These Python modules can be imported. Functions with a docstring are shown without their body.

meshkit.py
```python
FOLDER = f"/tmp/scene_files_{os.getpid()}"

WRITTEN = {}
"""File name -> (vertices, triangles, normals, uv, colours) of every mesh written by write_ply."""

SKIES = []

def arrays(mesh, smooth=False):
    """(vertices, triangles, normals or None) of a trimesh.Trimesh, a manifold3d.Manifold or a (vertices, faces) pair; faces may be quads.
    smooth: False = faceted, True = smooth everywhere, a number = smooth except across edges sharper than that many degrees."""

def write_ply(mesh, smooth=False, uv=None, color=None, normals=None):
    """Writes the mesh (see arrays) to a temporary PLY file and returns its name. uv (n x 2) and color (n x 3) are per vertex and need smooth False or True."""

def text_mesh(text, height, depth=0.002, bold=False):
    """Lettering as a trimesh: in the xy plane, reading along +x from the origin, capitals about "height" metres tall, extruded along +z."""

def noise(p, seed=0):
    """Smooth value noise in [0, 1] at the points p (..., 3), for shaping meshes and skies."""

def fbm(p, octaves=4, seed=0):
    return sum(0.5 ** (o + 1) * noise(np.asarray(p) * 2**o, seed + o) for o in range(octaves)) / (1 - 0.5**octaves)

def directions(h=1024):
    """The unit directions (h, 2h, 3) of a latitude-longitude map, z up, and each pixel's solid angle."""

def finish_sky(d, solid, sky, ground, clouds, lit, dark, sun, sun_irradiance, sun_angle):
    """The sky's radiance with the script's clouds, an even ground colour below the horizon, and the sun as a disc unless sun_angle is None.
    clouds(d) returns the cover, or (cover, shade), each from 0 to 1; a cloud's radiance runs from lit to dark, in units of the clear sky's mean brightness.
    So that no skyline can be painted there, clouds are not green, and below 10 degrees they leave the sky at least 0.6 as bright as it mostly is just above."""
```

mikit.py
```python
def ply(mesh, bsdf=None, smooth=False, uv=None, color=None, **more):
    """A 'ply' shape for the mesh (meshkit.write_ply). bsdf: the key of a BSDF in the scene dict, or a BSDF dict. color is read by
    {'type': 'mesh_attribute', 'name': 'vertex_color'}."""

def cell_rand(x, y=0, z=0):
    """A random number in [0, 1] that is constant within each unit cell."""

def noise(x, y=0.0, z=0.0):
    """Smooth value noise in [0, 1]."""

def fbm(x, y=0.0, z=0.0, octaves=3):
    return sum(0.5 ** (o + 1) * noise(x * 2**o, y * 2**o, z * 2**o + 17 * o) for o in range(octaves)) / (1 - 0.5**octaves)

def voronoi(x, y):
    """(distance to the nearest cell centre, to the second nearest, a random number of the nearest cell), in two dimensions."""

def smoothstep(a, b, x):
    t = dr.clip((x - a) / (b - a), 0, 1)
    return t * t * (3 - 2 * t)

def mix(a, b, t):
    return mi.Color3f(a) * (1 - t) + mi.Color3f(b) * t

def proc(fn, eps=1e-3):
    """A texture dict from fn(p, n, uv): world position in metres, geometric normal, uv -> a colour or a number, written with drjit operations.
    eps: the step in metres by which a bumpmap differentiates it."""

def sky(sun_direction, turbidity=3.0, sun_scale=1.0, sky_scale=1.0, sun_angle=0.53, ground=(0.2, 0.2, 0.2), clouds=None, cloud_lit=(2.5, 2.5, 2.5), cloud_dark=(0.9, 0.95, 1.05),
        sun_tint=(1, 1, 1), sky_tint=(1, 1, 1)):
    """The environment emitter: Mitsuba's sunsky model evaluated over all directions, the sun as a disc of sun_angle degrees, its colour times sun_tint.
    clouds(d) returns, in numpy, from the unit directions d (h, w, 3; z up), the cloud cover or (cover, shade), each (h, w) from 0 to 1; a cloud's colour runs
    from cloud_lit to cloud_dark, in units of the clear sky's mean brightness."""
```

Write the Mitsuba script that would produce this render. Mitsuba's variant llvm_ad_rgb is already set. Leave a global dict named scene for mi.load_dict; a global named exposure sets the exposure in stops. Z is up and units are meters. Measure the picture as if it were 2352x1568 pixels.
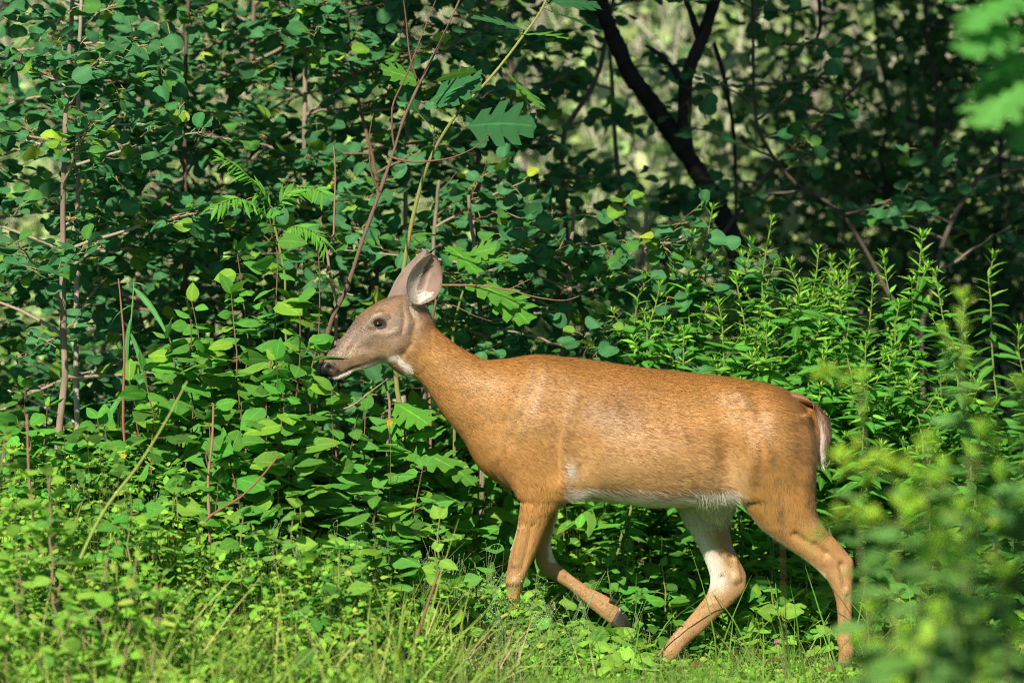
import math
import numpy as np
import mitsuba as mi
import drjit as dr
import mikit
import meshkit
from scipy.interpolate import PchipInterpolator, CubicSpline
from scipy.spatial import cKDTree

# ------------------------------------------------------------------ camera, light, exposure
scene, labels = {}, {}
T = mi.ScalarTransform4f
EYE = np.array([0.0, -14.0, 1.35])
AIM = np.array([0.0, 0.0, 1.0])
FRAME = 3.1                                     # metres across the picture at the deer
DIST = float(np.linalg.norm(AIM - EYE))
scene['camera'] = {
    'type': 'thinlens', 'fov': math.degrees(2 * math.atan(FRAME / 2 / DIST)), 'fov_axis': 'x',
    'aperture_radius': 0.026, 'focus_distance': DIST, 'near_clip': 0.1, 'far_clip': 500.0,
    'to_world': T().look_at(origin=EYE.tolist(), target=AIM.tolist(), up=[0, 0, 1])}
SUN = np.array([-0.25, -0.77, 0.58])
SUN /= np.linalg.norm(SUN)
scene['sky'] = mikit.sky(SUN.tolist(), turbidity=3, sun_tint=(0.91, 1.0, 1.12), sky_scale=0.48)
exposure = 2.32

# ------------------------------------------------------------------ photo pixel (2352 x 1568 view) at world depth y -> point
FWD = (AIM - EYE) / DIST
RIGHT = np.array([1.0, 0, 0])
UP = np.cross(RIGHT, FWD)


def at(px, py, y=0.0):
    d = FWD + RIGHT * ((px - 1176) / 2352 * FRAME / DIST) + UP * ((784 - py) / 2352 * FRAME / DIST)
    return EYE + d * ((y - EYE[1]) / d[1])


def pix(p):
    """photo pixel of a world point"""
    d = p - EYE
    t = d @ FWD
    return np.stack([1176 + d[:, 0] / t * DIST / FRAME * 2352, 784 - (d @ UP) / t * DIST / FRAME * 2352], 1)


def lin(r, g, b):
    c = np.array([r, g, b]) / 255.0
    return np.where(c < 0.04045, c / 12.92, ((c + 0.055) / 1.055) ** 2.4)


def unit(v):
    v = np.asarray(v, float)
    return v / np.maximum(np.linalg.norm(v, axis=-1, keepdims=True), 1e-12)


VC = {'type': 'mesh_attribute', 'name': 'vertex_color'}
scene['m_leaf'] = {'type': 'principledthin', 'base_color': VC, 'roughness': 0.36, 'spec_trans': 0.0, 'diff_trans': 0.75, 'eta': 1.55}
scene['m_grass'] = {'type': 'principledthin', 'base_color': VC, 'roughness': 0.5, 'spec_trans': 0.0, 'diff_trans': 0.8, 'eta': 1.4}
scene['m_wood'] = {'type': 'twosided', 'bsdf': {'type': 'principled', 'base_color': VC, 'roughness': 0.75, 'specular': 0.3}}
scene['m_coat'] = {'type': 'twosided', 'bsdf': {'type': 'principled', 'base_color': VC, 'roughness': 0.50, 'specular': 0.35, 'sheen': 0.25}}
scene['m_hair'] = {'type': 'twosided', 'bsdf': {'type': 'principled', 'base_color': VC, 'roughness': 0.43, 'specular': 0.45, 'sheen': 0.2}}
scene['m_eye'] = {'type': 'twosided', 'bsdf': {'type': 'principled', 'base_color': VC, 'roughness': 0.13, 'specular': 0.8}}
scene['m_wet'] = {'type': 'twosided', 'bsdf': {'type': 'principled', 'base_color': VC, 'roughness': 0.18, 'specular': 0.6, 'clearcoat': 0.4}}
scene['m_horn'] = {'type': 'twosided', 'bsdf': {'type': 'principled', 'base_color': VC, 'roughness': 0.4, 'specular': 0.5}}


def mesh(key, v, f, color, bsdf, smooth=True, normals=None, **tags):
    """one entry of the scene, with colours per vertex"""
    color = np.broadcast_to(np.asarray(color, float), (len(v), 3))
    if normals is None:
        scene[key] = mikit.ply((v, f), bsdf, smooth=smooth, color=color)
    else:
        path = meshkit.write_ply((v, f), False, None, color, normals=normals)
        scene[key] = {'type': 'ply', 'filename': path, 'face_normals': False, 'bsdf': {'type': 'ref', 'id': bsdf}}
    if tags:
        labels[key] = tags
    return key


def free(name):
    """the name itself, or with the next three-digit number"""
    if name not in USED:
        USED[name] = 0
        return name
    USED[name] += 1
    return f'{name}_{USED[name]:03d}'


USED = {}


def thing(name, label, category, group=None):
    key = free(name)
    labels[key] = {'label': label, 'category': category}
    if group:
        labels[key]['group'] = group
    return key


# leave free what the photograph shows free: no leaf in front of the deer's head and legs, few leaf shadows on its body
CLEAR = [(724, 826, 775, 868), (758, 560, 1012, 860), (985, 700, 1900, 1135), (1160, 1120, 1290, 1330), (1240, 1290, 1445, 1440), (1750, 1120, 1962, 1330), (1908, 1290, 1966, 1530), (1560, 1140, 1718, 1380), (1510, 1370, 1660, 1512)]
LIT = [(722, 560, 1012, 875), (930, 690, 1900, 1150), (1160, 1120, 1290, 1300), (1750, 1120, 1962, 1330), (1600, 1250, 1718, 1400)]


def in_boxes(q, boxes):
    return np.any([(q[:, 0] > a) & (q[:, 0] < c) & (q[:, 1] > b) & (q[:, 1] < d) for a, b, c, d in boxes], axis=0)


def allowed(p, rng):
    """which points may carry a leaf"""
    near = (p[:, 1] < .12) & (p[:, 1] > -3.4)
    bad = near & in_boxes(pix(p), CLEAR)
    t = (-.06 - p[:, 1]) / -SUN[1]
    bad |= near & (t > 0) & in_boxes(pix(p - SUN * t[:, None]), LIT) & (rng.random(len(p)) < .93)
    return ~bad
# ------------------------------------------------------------------ the deer: smooth union of lofts on a grid, meshed by surface nets
def spline(t, y, tt):
    return PchipInterpolator(t, y, axis=0)(tt)


class Loft:
    """a tube in the deer's side plane: stations (x0, y0, x1, y1, half width) in photo pixels, the first edge the upper or front one; y the depth of its middle"""

    def __init__(self, stations, y, skew=0.0, n=2.0, k=0.02, step=0.008):
        s = np.array(stations, float)
        yy = np.broadcast_to(np.asarray(y, float), (len(s),))
        a = np.array([at(r[0], r[1], q)[[0, 2]] for r, q in zip(s, yy)])
        b = np.array([at(r[2], r[3], q)[[0, 2]] for r, q in zip(s, yy)])
        c = (a + b) / 2
        t = np.concatenate([[0], np.cumsum(np.linalg.norm(np.diff(c, axis=0), axis=1))])
        tt = np.linspace(0, t[-1], max(4, int(t[-1] / step)))
        a, b, w, yy = spline(t, a, tt), spline(t, b, tt), spline(t, s[:, 4], tt), spline(t, yy, tt)
        self.c, self.w, self.y = (a + b) / 2, w, yy
        self.h = np.linalg.norm(b - a, axis=1) / 2
        self.perp = unit(a - b)                                     # towards the first edge
        g = np.gradient(self.c, axis=0)
        self.tan = unit(np.stack([self.perp[:, 1], -self.perp[:, 0]], 1))
        flip = np.sign((self.tan * g).sum(1))
        self.tan *= flip[:, None]
        self.tree = cKDTree(self.c)
        self.skew, self.n, self.k = skew, n, k
        r = max(self.h.max(), self.w.max()) + 0.05
        self.lo = np.array([self.c[:, 0].min() - r, self.y.min() - self.w.max() - 0.05, self.c[:, 1].min() - r])
        self.hi = np.array([self.c[:, 0].max() + r, self.y.max() + self.w.max() + 0.05, self.c[:, 1].max() + r])

    def plane(self, X, Z):
        p = np.stack([X.ravel(), Z.ravel()], 1)
        _, i = self.tree.query(p)
        # refine between neighbours by the projection on the tangent
        d = p - self.c[i]
        u = (d * self.tan[i]).sum(1)
        step = np.linalg.norm(self.c[1] - self.c[0])
        f = np.clip(i + u / step, 0, len(self.c) - 1)
        i0 = np.clip(np.floor(f).astype(int), 0, len(self.c) - 2)
        q = f - i0
        lerp = lambda a: a[i0] * (1 - q)[:, None] + a[i0 + 1] * q[:, None] if a.ndim == 2 else a[i0] * (1 - q) + a[i0 + 1] * q  # noqa: E731
        c, perp = lerp(self.c), unit(lerp(self.perp))
        d = p - c
        side = (d * perp).sum(1)
        over = np.where((i == 0) | (i == len(self.c) - 1), np.abs(d[:, 0] * perp[:, 1] - d[:, 1] * perp[:, 0]), 0)
        return lerp(self.h), lerp(self.w), lerp(self.y), side, over

    def field(self, X, Y, Z):
        h, w, y, side, over = (v.reshape(X.shape) for v in self.plane(X, Z))
        a = side / h
        w = w * (1 - self.skew * np.clip(a, -1, 1))
        e = over / np.minimum(h, w)
        b = (Y[None, :, None] - y[:, None, :]) / w[:, None, :]
        n = self.n
        r = (np.abs(a[:, None, :]) ** n + np.abs(b) ** n) ** (1 / n)
        r = np.sqrt(r * r + (e * e)[:, None, :])
        return (r - 1) * np.minimum(h, w)[:, None, :]

    def flow(self, p):
        _, i = self.tree.query(p[:, [0, 2]])
        return np.stack([self.tan[i, 0], np.zeros(len(p)), self.tan[i, 1]], 1)


class Blob:
    def __init__(self, px, py, y, r, turn=0.0, k=0.03, cut=False):
        self.c, self.r, self.k, self.cut = at(px, py, y), np.array(r, float), k, cut
        self.turn = math.radians(turn)
        m = self.r.max() + 0.05
        self.lo, self.hi = self.c - m, self.c + m

    def field(self, X, Y, Z):
        x, z = X - self.c[0], Z - self.c[2]
        ca, sa = math.cos(self.turn), math.sin(self.turn)
        u, v = (ca * x + sa * z) / self.r[0], (-sa * x + ca * z) / self.r[2]
        b = (Y - self.c[1]) / self.r[1]
        r = np.sqrt((u * u + v * v)[:, None, :] + (b * b)[None, :, None])
        return (r - 1) * self.r.min()


def surface_nets(F, xs, ys, zs):
    S = F < 0
    n = sum(S[i:F.shape[0] - 1 + i, j:F.shape[1] - 1 + j, k:F.shape[2] - 1 + k].astype(np.int8) for i in (0, 1) for j in (0, 1) for k in (0, 1))
    cells = np.argwhere((n > 0) & (n < 8))
    idx = -np.ones(tuple(np.array(F.shape) - 1), int)
    idx[tuple(cells.T)] = np.arange(len(cells))
    acc, cnt = np.zeros((len(cells), 3)), np.zeros(len(cells))
    corners = [(i, j, k) for i in (0, 1) for j in (0, 1) for k in (0, 1)]
    val = {c: F[cells[:, 0] + c[0], cells[:, 1] + c[1], cells[:, 2] + c[2]] for c in corners}
    for a in corners:
        for ax in range(3):
            if a[ax] == 0:
                b = tuple(1 if q == ax else a[q] for q in range(3))
                va, vb = val[a], val[b]
                m = (va < 0) != (vb < 0)
                t = va[m] / (va[m] - vb[m])
                p = np.tile(np.array(a, float), (m.sum(), 1))
                p[:, ax] = t
                acc[m] += p
                cnt[m] += 1
    loc = acc / cnt[:, None]
    V = np.empty_like(loc)
    for ax, g in enumerate((xs, ys, zs)):
        i = cells[:, ax]
        V[:, ax] = g[i] * (1 - loc[:, ax]) + g[i + 1] * loc[:, ax]
    quads = []
    for ax in range(3):
        o1, o2 = [q for q in range(3) if q != ax]
        A = [slice(None)] * 3
        B = [slice(None)] * 3
        A[ax], B[ax] = slice(0, -1), slice(1, None)
        sa, sb = S[tuple(A)], S[tuple(B)]
        e = np.argwhere(sa != sb)
        e = e[(e[:, o1] > 0) & (e[:, o2] > 0) & (e[:, o1] < F.shape[o1] - 1) & (e[:, o2] < F.shape[o2] - 1)]
        ins = sa[tuple(e.T)]
        c = []
        for d1, d2 in ((-1, -1), (0, -1), (0, 0), (-1, 0)):
            q = e.copy()
            q[:, o1] += d1
            q[:, o2] += d2
            c.append(idx[tuple(q.T)])
        q = np.stack(c, 1)
        rev = ins if ax != 1 else ~ins
        quads.append(np.where(rev[:, None], q, q[:, ::-1]))
    q = np.vstack(quads)
    return V, q


def grid_axis(spans):
    """[(start, step), ..., (end, None)] -> coordinates"""
    out = []
    for (a, st), (b, _) in zip(spans[:-1], spans[1:]):
        out.append(np.arange(a, b - st * 0.25, st))
    return np.concatenate(out + [[spans[-1][0]]])


lofts = {
    'torso': Loft([(1160, 842, 1140, 1085, .085), (1235, 818, 1212, 1125, .125), (1305, 820, 1298, 1142, .150), (1400, 833, 1400, 1148, .172), (1500, 847, 1508, 1158, .188),
                   (1600, 857, 1610, 1150, .186), (1690, 868, 1698, 1122, .172), (1770, 884, 1772, 1110, .150), (1822, 903, 1812, 1090, .112), (1850, 922, 1838, 1072, .082)], 0.0, skew=0.10, k=.03),
    'neck': Loft([(960, 702, 922, 826, .050), (995, 747, 950, 856, .052), (1030, 779, 985, 900, .057), (1075, 809, 1026, 960, .066), (1130, 828, 1064, 1010, .082), (1195, 830, 1108, 1072, .100),
                  (1255, 835, 1160, 1118, .115)], 0.0, k=.03),
    'head': Loft([(738, 830, 751, 864, .026), (753, 810, 771, 867, .029), (775, 785, 801, 856, .031), (799, 758, 836, 848, .036), (820, 728, 868, 836, .046), (849, 704, 899, 820, .055),
                  (885, 685, 926, 810, .058), (920, 677, 950, 812, .053), (946, 684, 965, 790, .044)], 0.0, k=.02, step=.005),
    'fore_near': Loft([(1192, 985, 1335, 985, .045), (1193, 1080, 1312, 1095, .045), (1195, 1150, 1284, 1152, .042), (1190, 1200, 1258, 1206, .036), (1174, 1262, 1234, 1262, .031),
                       (1165, 1305, 1215, 1307, .028), (1161, 1336, 1203, 1338, .028), (1163, 1366, 1195, 1368, .022), (1163, 1410, 1190, 1412, .017), (1160, 1450, 1187, 1453, .017),
                       (1154, 1480, 1186, 1484, .020), (1146, 1502, 1176, 1508, .018), (1138, 1516, 1166, 1524, .017)], -.085, k=.03),
    'fore_far': Loft([(1200, 1060, 1310, 1060, .045), (1212, 1150, 1286, 1152, .040), (1222, 1200, 1278, 1197, .034), (1226, 1248, 1265, 1238, .029), (1231, 1290, 1268, 1266, .029),
                      (1243, 1314, 1276, 1285, .027), (1271, 1331, 1294, 1304, .022), (1308, 1354, 1324, 1328, .020), (1348, 1388, 1362, 1352, .019), (1383, 1418, 1402, 1373, .021),
                      (1408, 1437, 1424, 1397, .018), (1420, 1444, 1437, 1410, .017)], .085, k=.03),
    'hind_near': Loft([(1660, 960, 1850, 980, .070), (1680, 1060, 1868, 1060, .085), (1705, 1150, 1871, 1120, .074), (1742, 1208, 1876, 1180, .056), (1794, 1248, 1896, 1218, .042), (1850, 1288, 1926, 1246, .034),
                       (1886, 1318, 1950, 1277, .028), (1909, 1348, 1960, 1312, .026), (1920, 1382, 1958, 1376, .021), (1924, 1430, 1957, 1428, .018), (1922, 1468, 1960, 1470, .020),
                       (1926, 1494, 1962, 1496, .021), (1926, 1512, 1956, 1518, .018), (1922, 1524, 1952, 1530, .017)], -.105, k=.03),
    'hind_far': Loft([(1545, 1060, 1695, 1060, .075), (1562, 1150, 1676, 1150, .062), (1574, 1200, 1674, 1200, .050), (1602, 1252, 1682, 1246, .038), (1621, 1292, 1699, 1288, .032),
                      (1631, 1330, 1715, 1326, .028), (1627, 1362, 1704, 1358, .026), (1604, 1396, 1664, 1398, .022), (1570, 1430, 1614, 1450, .018), (1540, 1462, 1576, 1482, .019),
                      (1524, 1484, 1558, 1506, .020), (1512, 1500, 1544, 1520, .018), (1504, 1512, 1534, 1528, .016)], .105, k=.03),
}
extra = [
    Blob(1243, 985, -.085, (.105, .050, .165), turn=-10, k=.05),     # shoulder
    Blob(1236, 985, .085, (.105, .050, .165), turn=-10, k=.05),
    Blob(1768, 1000, -.090, (.100, .080, .140), turn=20, k=.06),    # haunch
    Blob(1768, 1000, .090, (.100, .080, .140), turn=20, k=.06),
    Blob(1690, 908, -.098, (.045, .030, .030), k=.05),              # hip bone
    Blob(1716, 1046, -.150, (.050, .022, .085), turn=-12, k=.05),   # fold over the stifle
    Blob(1520, 1060, -.105, (.260, .080, .115), turn=-3, k=.06),     # barrel
    Blob(1520, 1060, .105, (.260, .080, .115), turn=-3, k=.06),
    Blob(1290, 1085, -.115, (.060, .028, .075), turn=15, k=.04),    # elbow muscle
    Blob(905, 778, -.045, (.055, .018, .050), turn=-35, k=.03),       # cheek
    Blob(905, 778, .045, (.055, .018, .050), turn=-35, k=.03),
    Blob(840, 731, 0, (.024, .026, .011), turn=40, k=.012),         # brow bump
    Blob(868, 727, -.046, (.024, .012, .010), turn=20, k=.014),     # upper lid ridge
    Blob(868, 727, .046, (.024, .012, .010), turn=20, k=.014),
    Blob(873, 758, -.047, (.022, .010, .007), turn=-8, k=.012),
    Blob(930, 838, 0, (.045, .036, .030), turn=-30, k=.03),         # throat
    Blob(1640, 1150, .0, (.055, .060, .045), k=.03),                # udder
    Blob(750, 845, 0, (.020, .027, .019), turn=60, k=.010),         # muzzle
    Blob(783, 861, 0, (.030, .019, .012), turn=18, k=.008),         # lower jaw
    Blob(1700, 1346, .105, (.013, .016, .018), k=.012),             # far hock point
    Blob(1949, 1292, -.105, (.012, .014, .016), k=.012),            # near hock point
]
cuts = [
    Blob(869, 745, -.070, (.0185, .016, .0125), turn=-4, k=.010, cut=True),   # eye socket
    Blob(869, 745, .070, (.0185, .016, .0125), turn=-4, k=.010, cut=True),
    Blob(757, 845, -.030, (.0085, .012, .0045), turn=-35, k=.006, cut=True),   # nostril
    Blob(775, 862, -.028, (.040, .010, .0022), turn=22, k=.006, cut=True),   # mouth line
    Blob(845, 757, -.055, (.014, .008, .004), turn=-30, k=.006, cut=True),   # gland before the eye
]
xs = grid_axis([(-.64, .0036), (-.24, .0070), (1.08, None)])
ys = np.arange(-.27, .2701, .0060)
zs = grid_axis([(-.03, .0070), (.86, .0040), (1.22, None)])
XX, ZZ = np.meshgrid(xs, zs, indexing='ij')
F = np.full((len(xs), len(ys), len(zs)), 0.30, np.float32)


def blend(F, part, cut=False):
    i0, i1 = np.searchsorted(xs, (part.lo[0], part.hi[0]))
    j0, j1 = np.searchsorted(ys, (part.lo[1], part.hi[1]))
    k0, k1 = np.searchsorted(zs, (part.lo[2], part.hi[2]))
    sub = F[i0:i1, j0:j1, k0:k1]
    if isinstance(part, Loft):
        d = part.field(XX[i0:i1, k0:k1], ys[j0:j1], ZZ[i0:i1, k0:k1])
    else:
        d = part.field(XX[i0:i1, k0:k1], ys[j0:j1], ZZ[i0:i1, k0:k1])
    k = part.k
    if cut:
        d = -d
        h = np.clip(0.5 - 0.5 * (d - sub) / k, 0, 1)
        F[i0:i1, j0:j1, k0:k1] = sub * (h) + d * (1 - h) + k * h * (1 - h)
    else:
        h = np.clip(0.5 + 0.5 * (sub - d) / k, 0, 1)
        F[i0:i1, j0:j1, k0:k1] = sub * (1 - h) + d * h - k * h * (1 - h)


for part in [*lofts.values(), *extra]:
    blend(F, part)
for part in cuts:
    blend(F, part, True)
dv, dq = surface_nets(F, xs, ys, zs)
df = np.vstack([dq[:, [0, 1, 2]], dq[:, [0, 2, 3]]])


def smooth_mesh(v, q, turns):
    e = np.vstack([q[:, [0, 1]], q[:, [1, 2]], q[:, [2, 3]], q[:, [3, 0]]])
    e = np.vstack([e, e[:, ::-1]])
    from scipy.sparse import coo_matrix
    A = coo_matrix((np.ones(len(e)), (e[:, 0], e[:, 1])), shape=(len(v), len(v))).tocsr()
    A.data[:] = 1
    deg = np.asarray(A.sum(1)).ravel()[:, None]
    for _ in range(turns):
        for lam in (.5, -.52):
            v = v + lam * ((A @ v) / deg - v)
    return v


dv = smooth_mesh(dv, dq, 6)


def vertex_normals(v, f):
    n = np.zeros_like(v)
    c = np.cross(v[f[:, 1]] - v[f[:, 0]], v[f[:, 2]] - v[f[:, 0]])
    for k in range(3):
        np.add.at(n, f[:, k], c)
    return unit(n)


dn = vertex_normals(dv, df)
if (dn * (dv - dv.mean(0))).sum() < 0:
    df, dn = df[:, ::-1].copy(), -dn


def ss(a, b, x):
    t = np.clip((x - a) / (b - a), 0, 1)
    return t * t * (3 - 2 * t)


def seg(p, pts):
    """distance in the side plane (photo pixels) from p to a polyline"""
    best = np.full(len(p), 1e9)
    pts = np.array(pts, float)
    for a, b in zip(pts[:-1], pts[1:]):
        t = np.clip(((p - a) @ (b - a)) / ((b - a) @ (b - a)), 0, 1)
        best = np.minimum(best, np.linalg.norm(p - a - t[:, None] * (b - a), axis=1))
    return best


# low relief on the coat: skin folds over the shoulder, ribs
q0 = dv[:, [0, 2]] / (FRAME / 2352)
q0 = np.stack([q0[:, 0] + 1176, 784 - (q0[:, 1] - 1.0 / (FRAME / 2352))], 1)
near = ss(.2, .7, -dn[:, 1])
relief = np.zeros(len(dv))
for pts, amp, wd in (([(1222, 838), (1208, 900), (1180, 960), (1152, 1010)], .0024, 9), ([(1196, 850), (1178, 905), (1150, 960)], .0018, 9), ([(1250, 850), (1232, 930), (1200, 985), (1176, 1030)], .0020, 10),
                     ([(1320, 900), (1300, 960), (1296, 1010)], .0018, 14), ([(1160, 1015), (1140, 1050)], .004, 10), ([(1700, 1000), (1722, 1040), (1726, 1090)], .0045, 14),
                     ([(1672, 905), (1700, 900)], .0015, 12), ([(1800, 1060), (1835, 1100), (1845, 1140)], .003, 9)):
    relief += amp * np.exp(-(seg(q0, pts) / wd) ** 2)
for x0 in (1430, 1475, 1520, 1565):
    relief += .0012 * np.exp(-(seg(q0, [(x0 - 20, 930), (x0, 1000), (x0 + 35, 1080)]) / 11) ** 2)
for x0_, y0_, sx_, sy_, amp in ((1775, 1010, 48, 80, .016), (1668, 1050, 30, 62, -.020), (1228, 995, 48, 75, .012), (1345, 1050, 26, 70, -.012), (1694, 905, 26, 22, .004), (1738, 930, 20, 40, -.008), (1500, 1050, 110, 50, .006),
                                 (1835, 1010, 22, 70, -.004), (1420, 900, 60, 40, -.006), (1722, 1050, 14, 42, .010), (1130, 960, 30, 50, -.006), (1160, 1060, 25, 30, .006), (1290, 1110, 22, 20, .008)):
    relief += amp * np.exp(-((q0[:, 0] - x0_) / sx_) ** 2 - ((q0[:, 1] - y0_) / sy_) ** 2)
for pts, amp, wd in (([(1196, 1210), (1182, 1290)], .003, 6), ([(1222, 1200), (1200, 1300)], -.0025, 5), ([(1180, 1350), (1176, 1450)], -.002, 4), ([(1168, 1330), (1188, 1330)], .003, 7), ([(1300, 1330), (1385, 1395)], -.002, 4), ([(1925, 1290), (1935, 1340)], -.004, 6),
                     ([(1940, 1360), (1938, 1450)], -.0022, 4), ([(1690, 1290), (1700, 1335)], .004, 6), ([(1660, 1330), (1640, 1380)], -.003, 6), ([(1620, 1400), (1560, 1465)], -.002, 4), ([(1820, 1220), (1890, 1265)], -.004, 8), ([(1640, 1200), (1655, 1260)], .003, 8)):
    relief += 2.3 * amp * np.exp(-(seg(q0, pts) / wd) ** 2)
for pts, amp, wd in (([(858, 768), (885, 770), (915, 758)], .0035, 7), ([(845, 757), (818, 785), (800, 805)], -.0030, 6), ([(850, 722), (870, 718), (890, 726)], .0035, 5), ([(800, 850), (840, 838), (880, 820)], -.0015, 5), ([(925, 700), (930, 730), (925, 760)], -.003, 6),
                     ([(940, 705), (950, 725)], -.003, 4), ([(770, 820), (800, 825), (830, 812)], .0025, 9), ([(760, 838), (772, 846)], .003, 5)):
    relief += amp * np.exp(-(seg(q0, pts) / wd) ** 2)
relief -= .007 * np.exp(-((q0[:, 0] - 850) / 30) ** 2 - ((q0[:, 1] - 800) / 16) ** 2)
relief += .005 * np.exp(-((q0[:, 0] - 912) / 18) ** 2 - ((q0[:, 1] - 790) / 22) ** 2)
relief -= .004 * np.exp(-(seg(q0, [(1312, 1010), (1330, 1060), (1316, 1110)]) / 16) ** 2)
relief -= .004 * np.exp(-(seg(q0, [(1650, 1010), (1672, 1070), (1690, 1120)]) / 20) ** 2)
relief -= .005 * np.exp(-(seg(q0, [(940, 700), (955, 740), (945, 790), (925, 815)]) / 10) ** 2)
relief -= .006 * np.exp(-(seg(q0, [(1866, 1240), (1900, 1268), (1930, 1292)]) / 6) ** 2)
relief -= .005 * np.exp(-(seg(q0, [(1640, 1260), (1672, 1300), (1690, 1318)]) / 6) ** 2) * (q0[:, 0] < 1720)
dv = dv + dn * (relief * near)[:, None]
dn = vertex_normals(dv, df)

TAN, RUST, DARK = np.array([.42, .226, .080]), np.array([.36, .165, .043]), np.array([.20, .100, .045])
GREY, WHITE, BLACK = np.array([.235, .178, .145]), np.array([.80, .77, .73]), np.array([.018, .015, .014])


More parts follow.
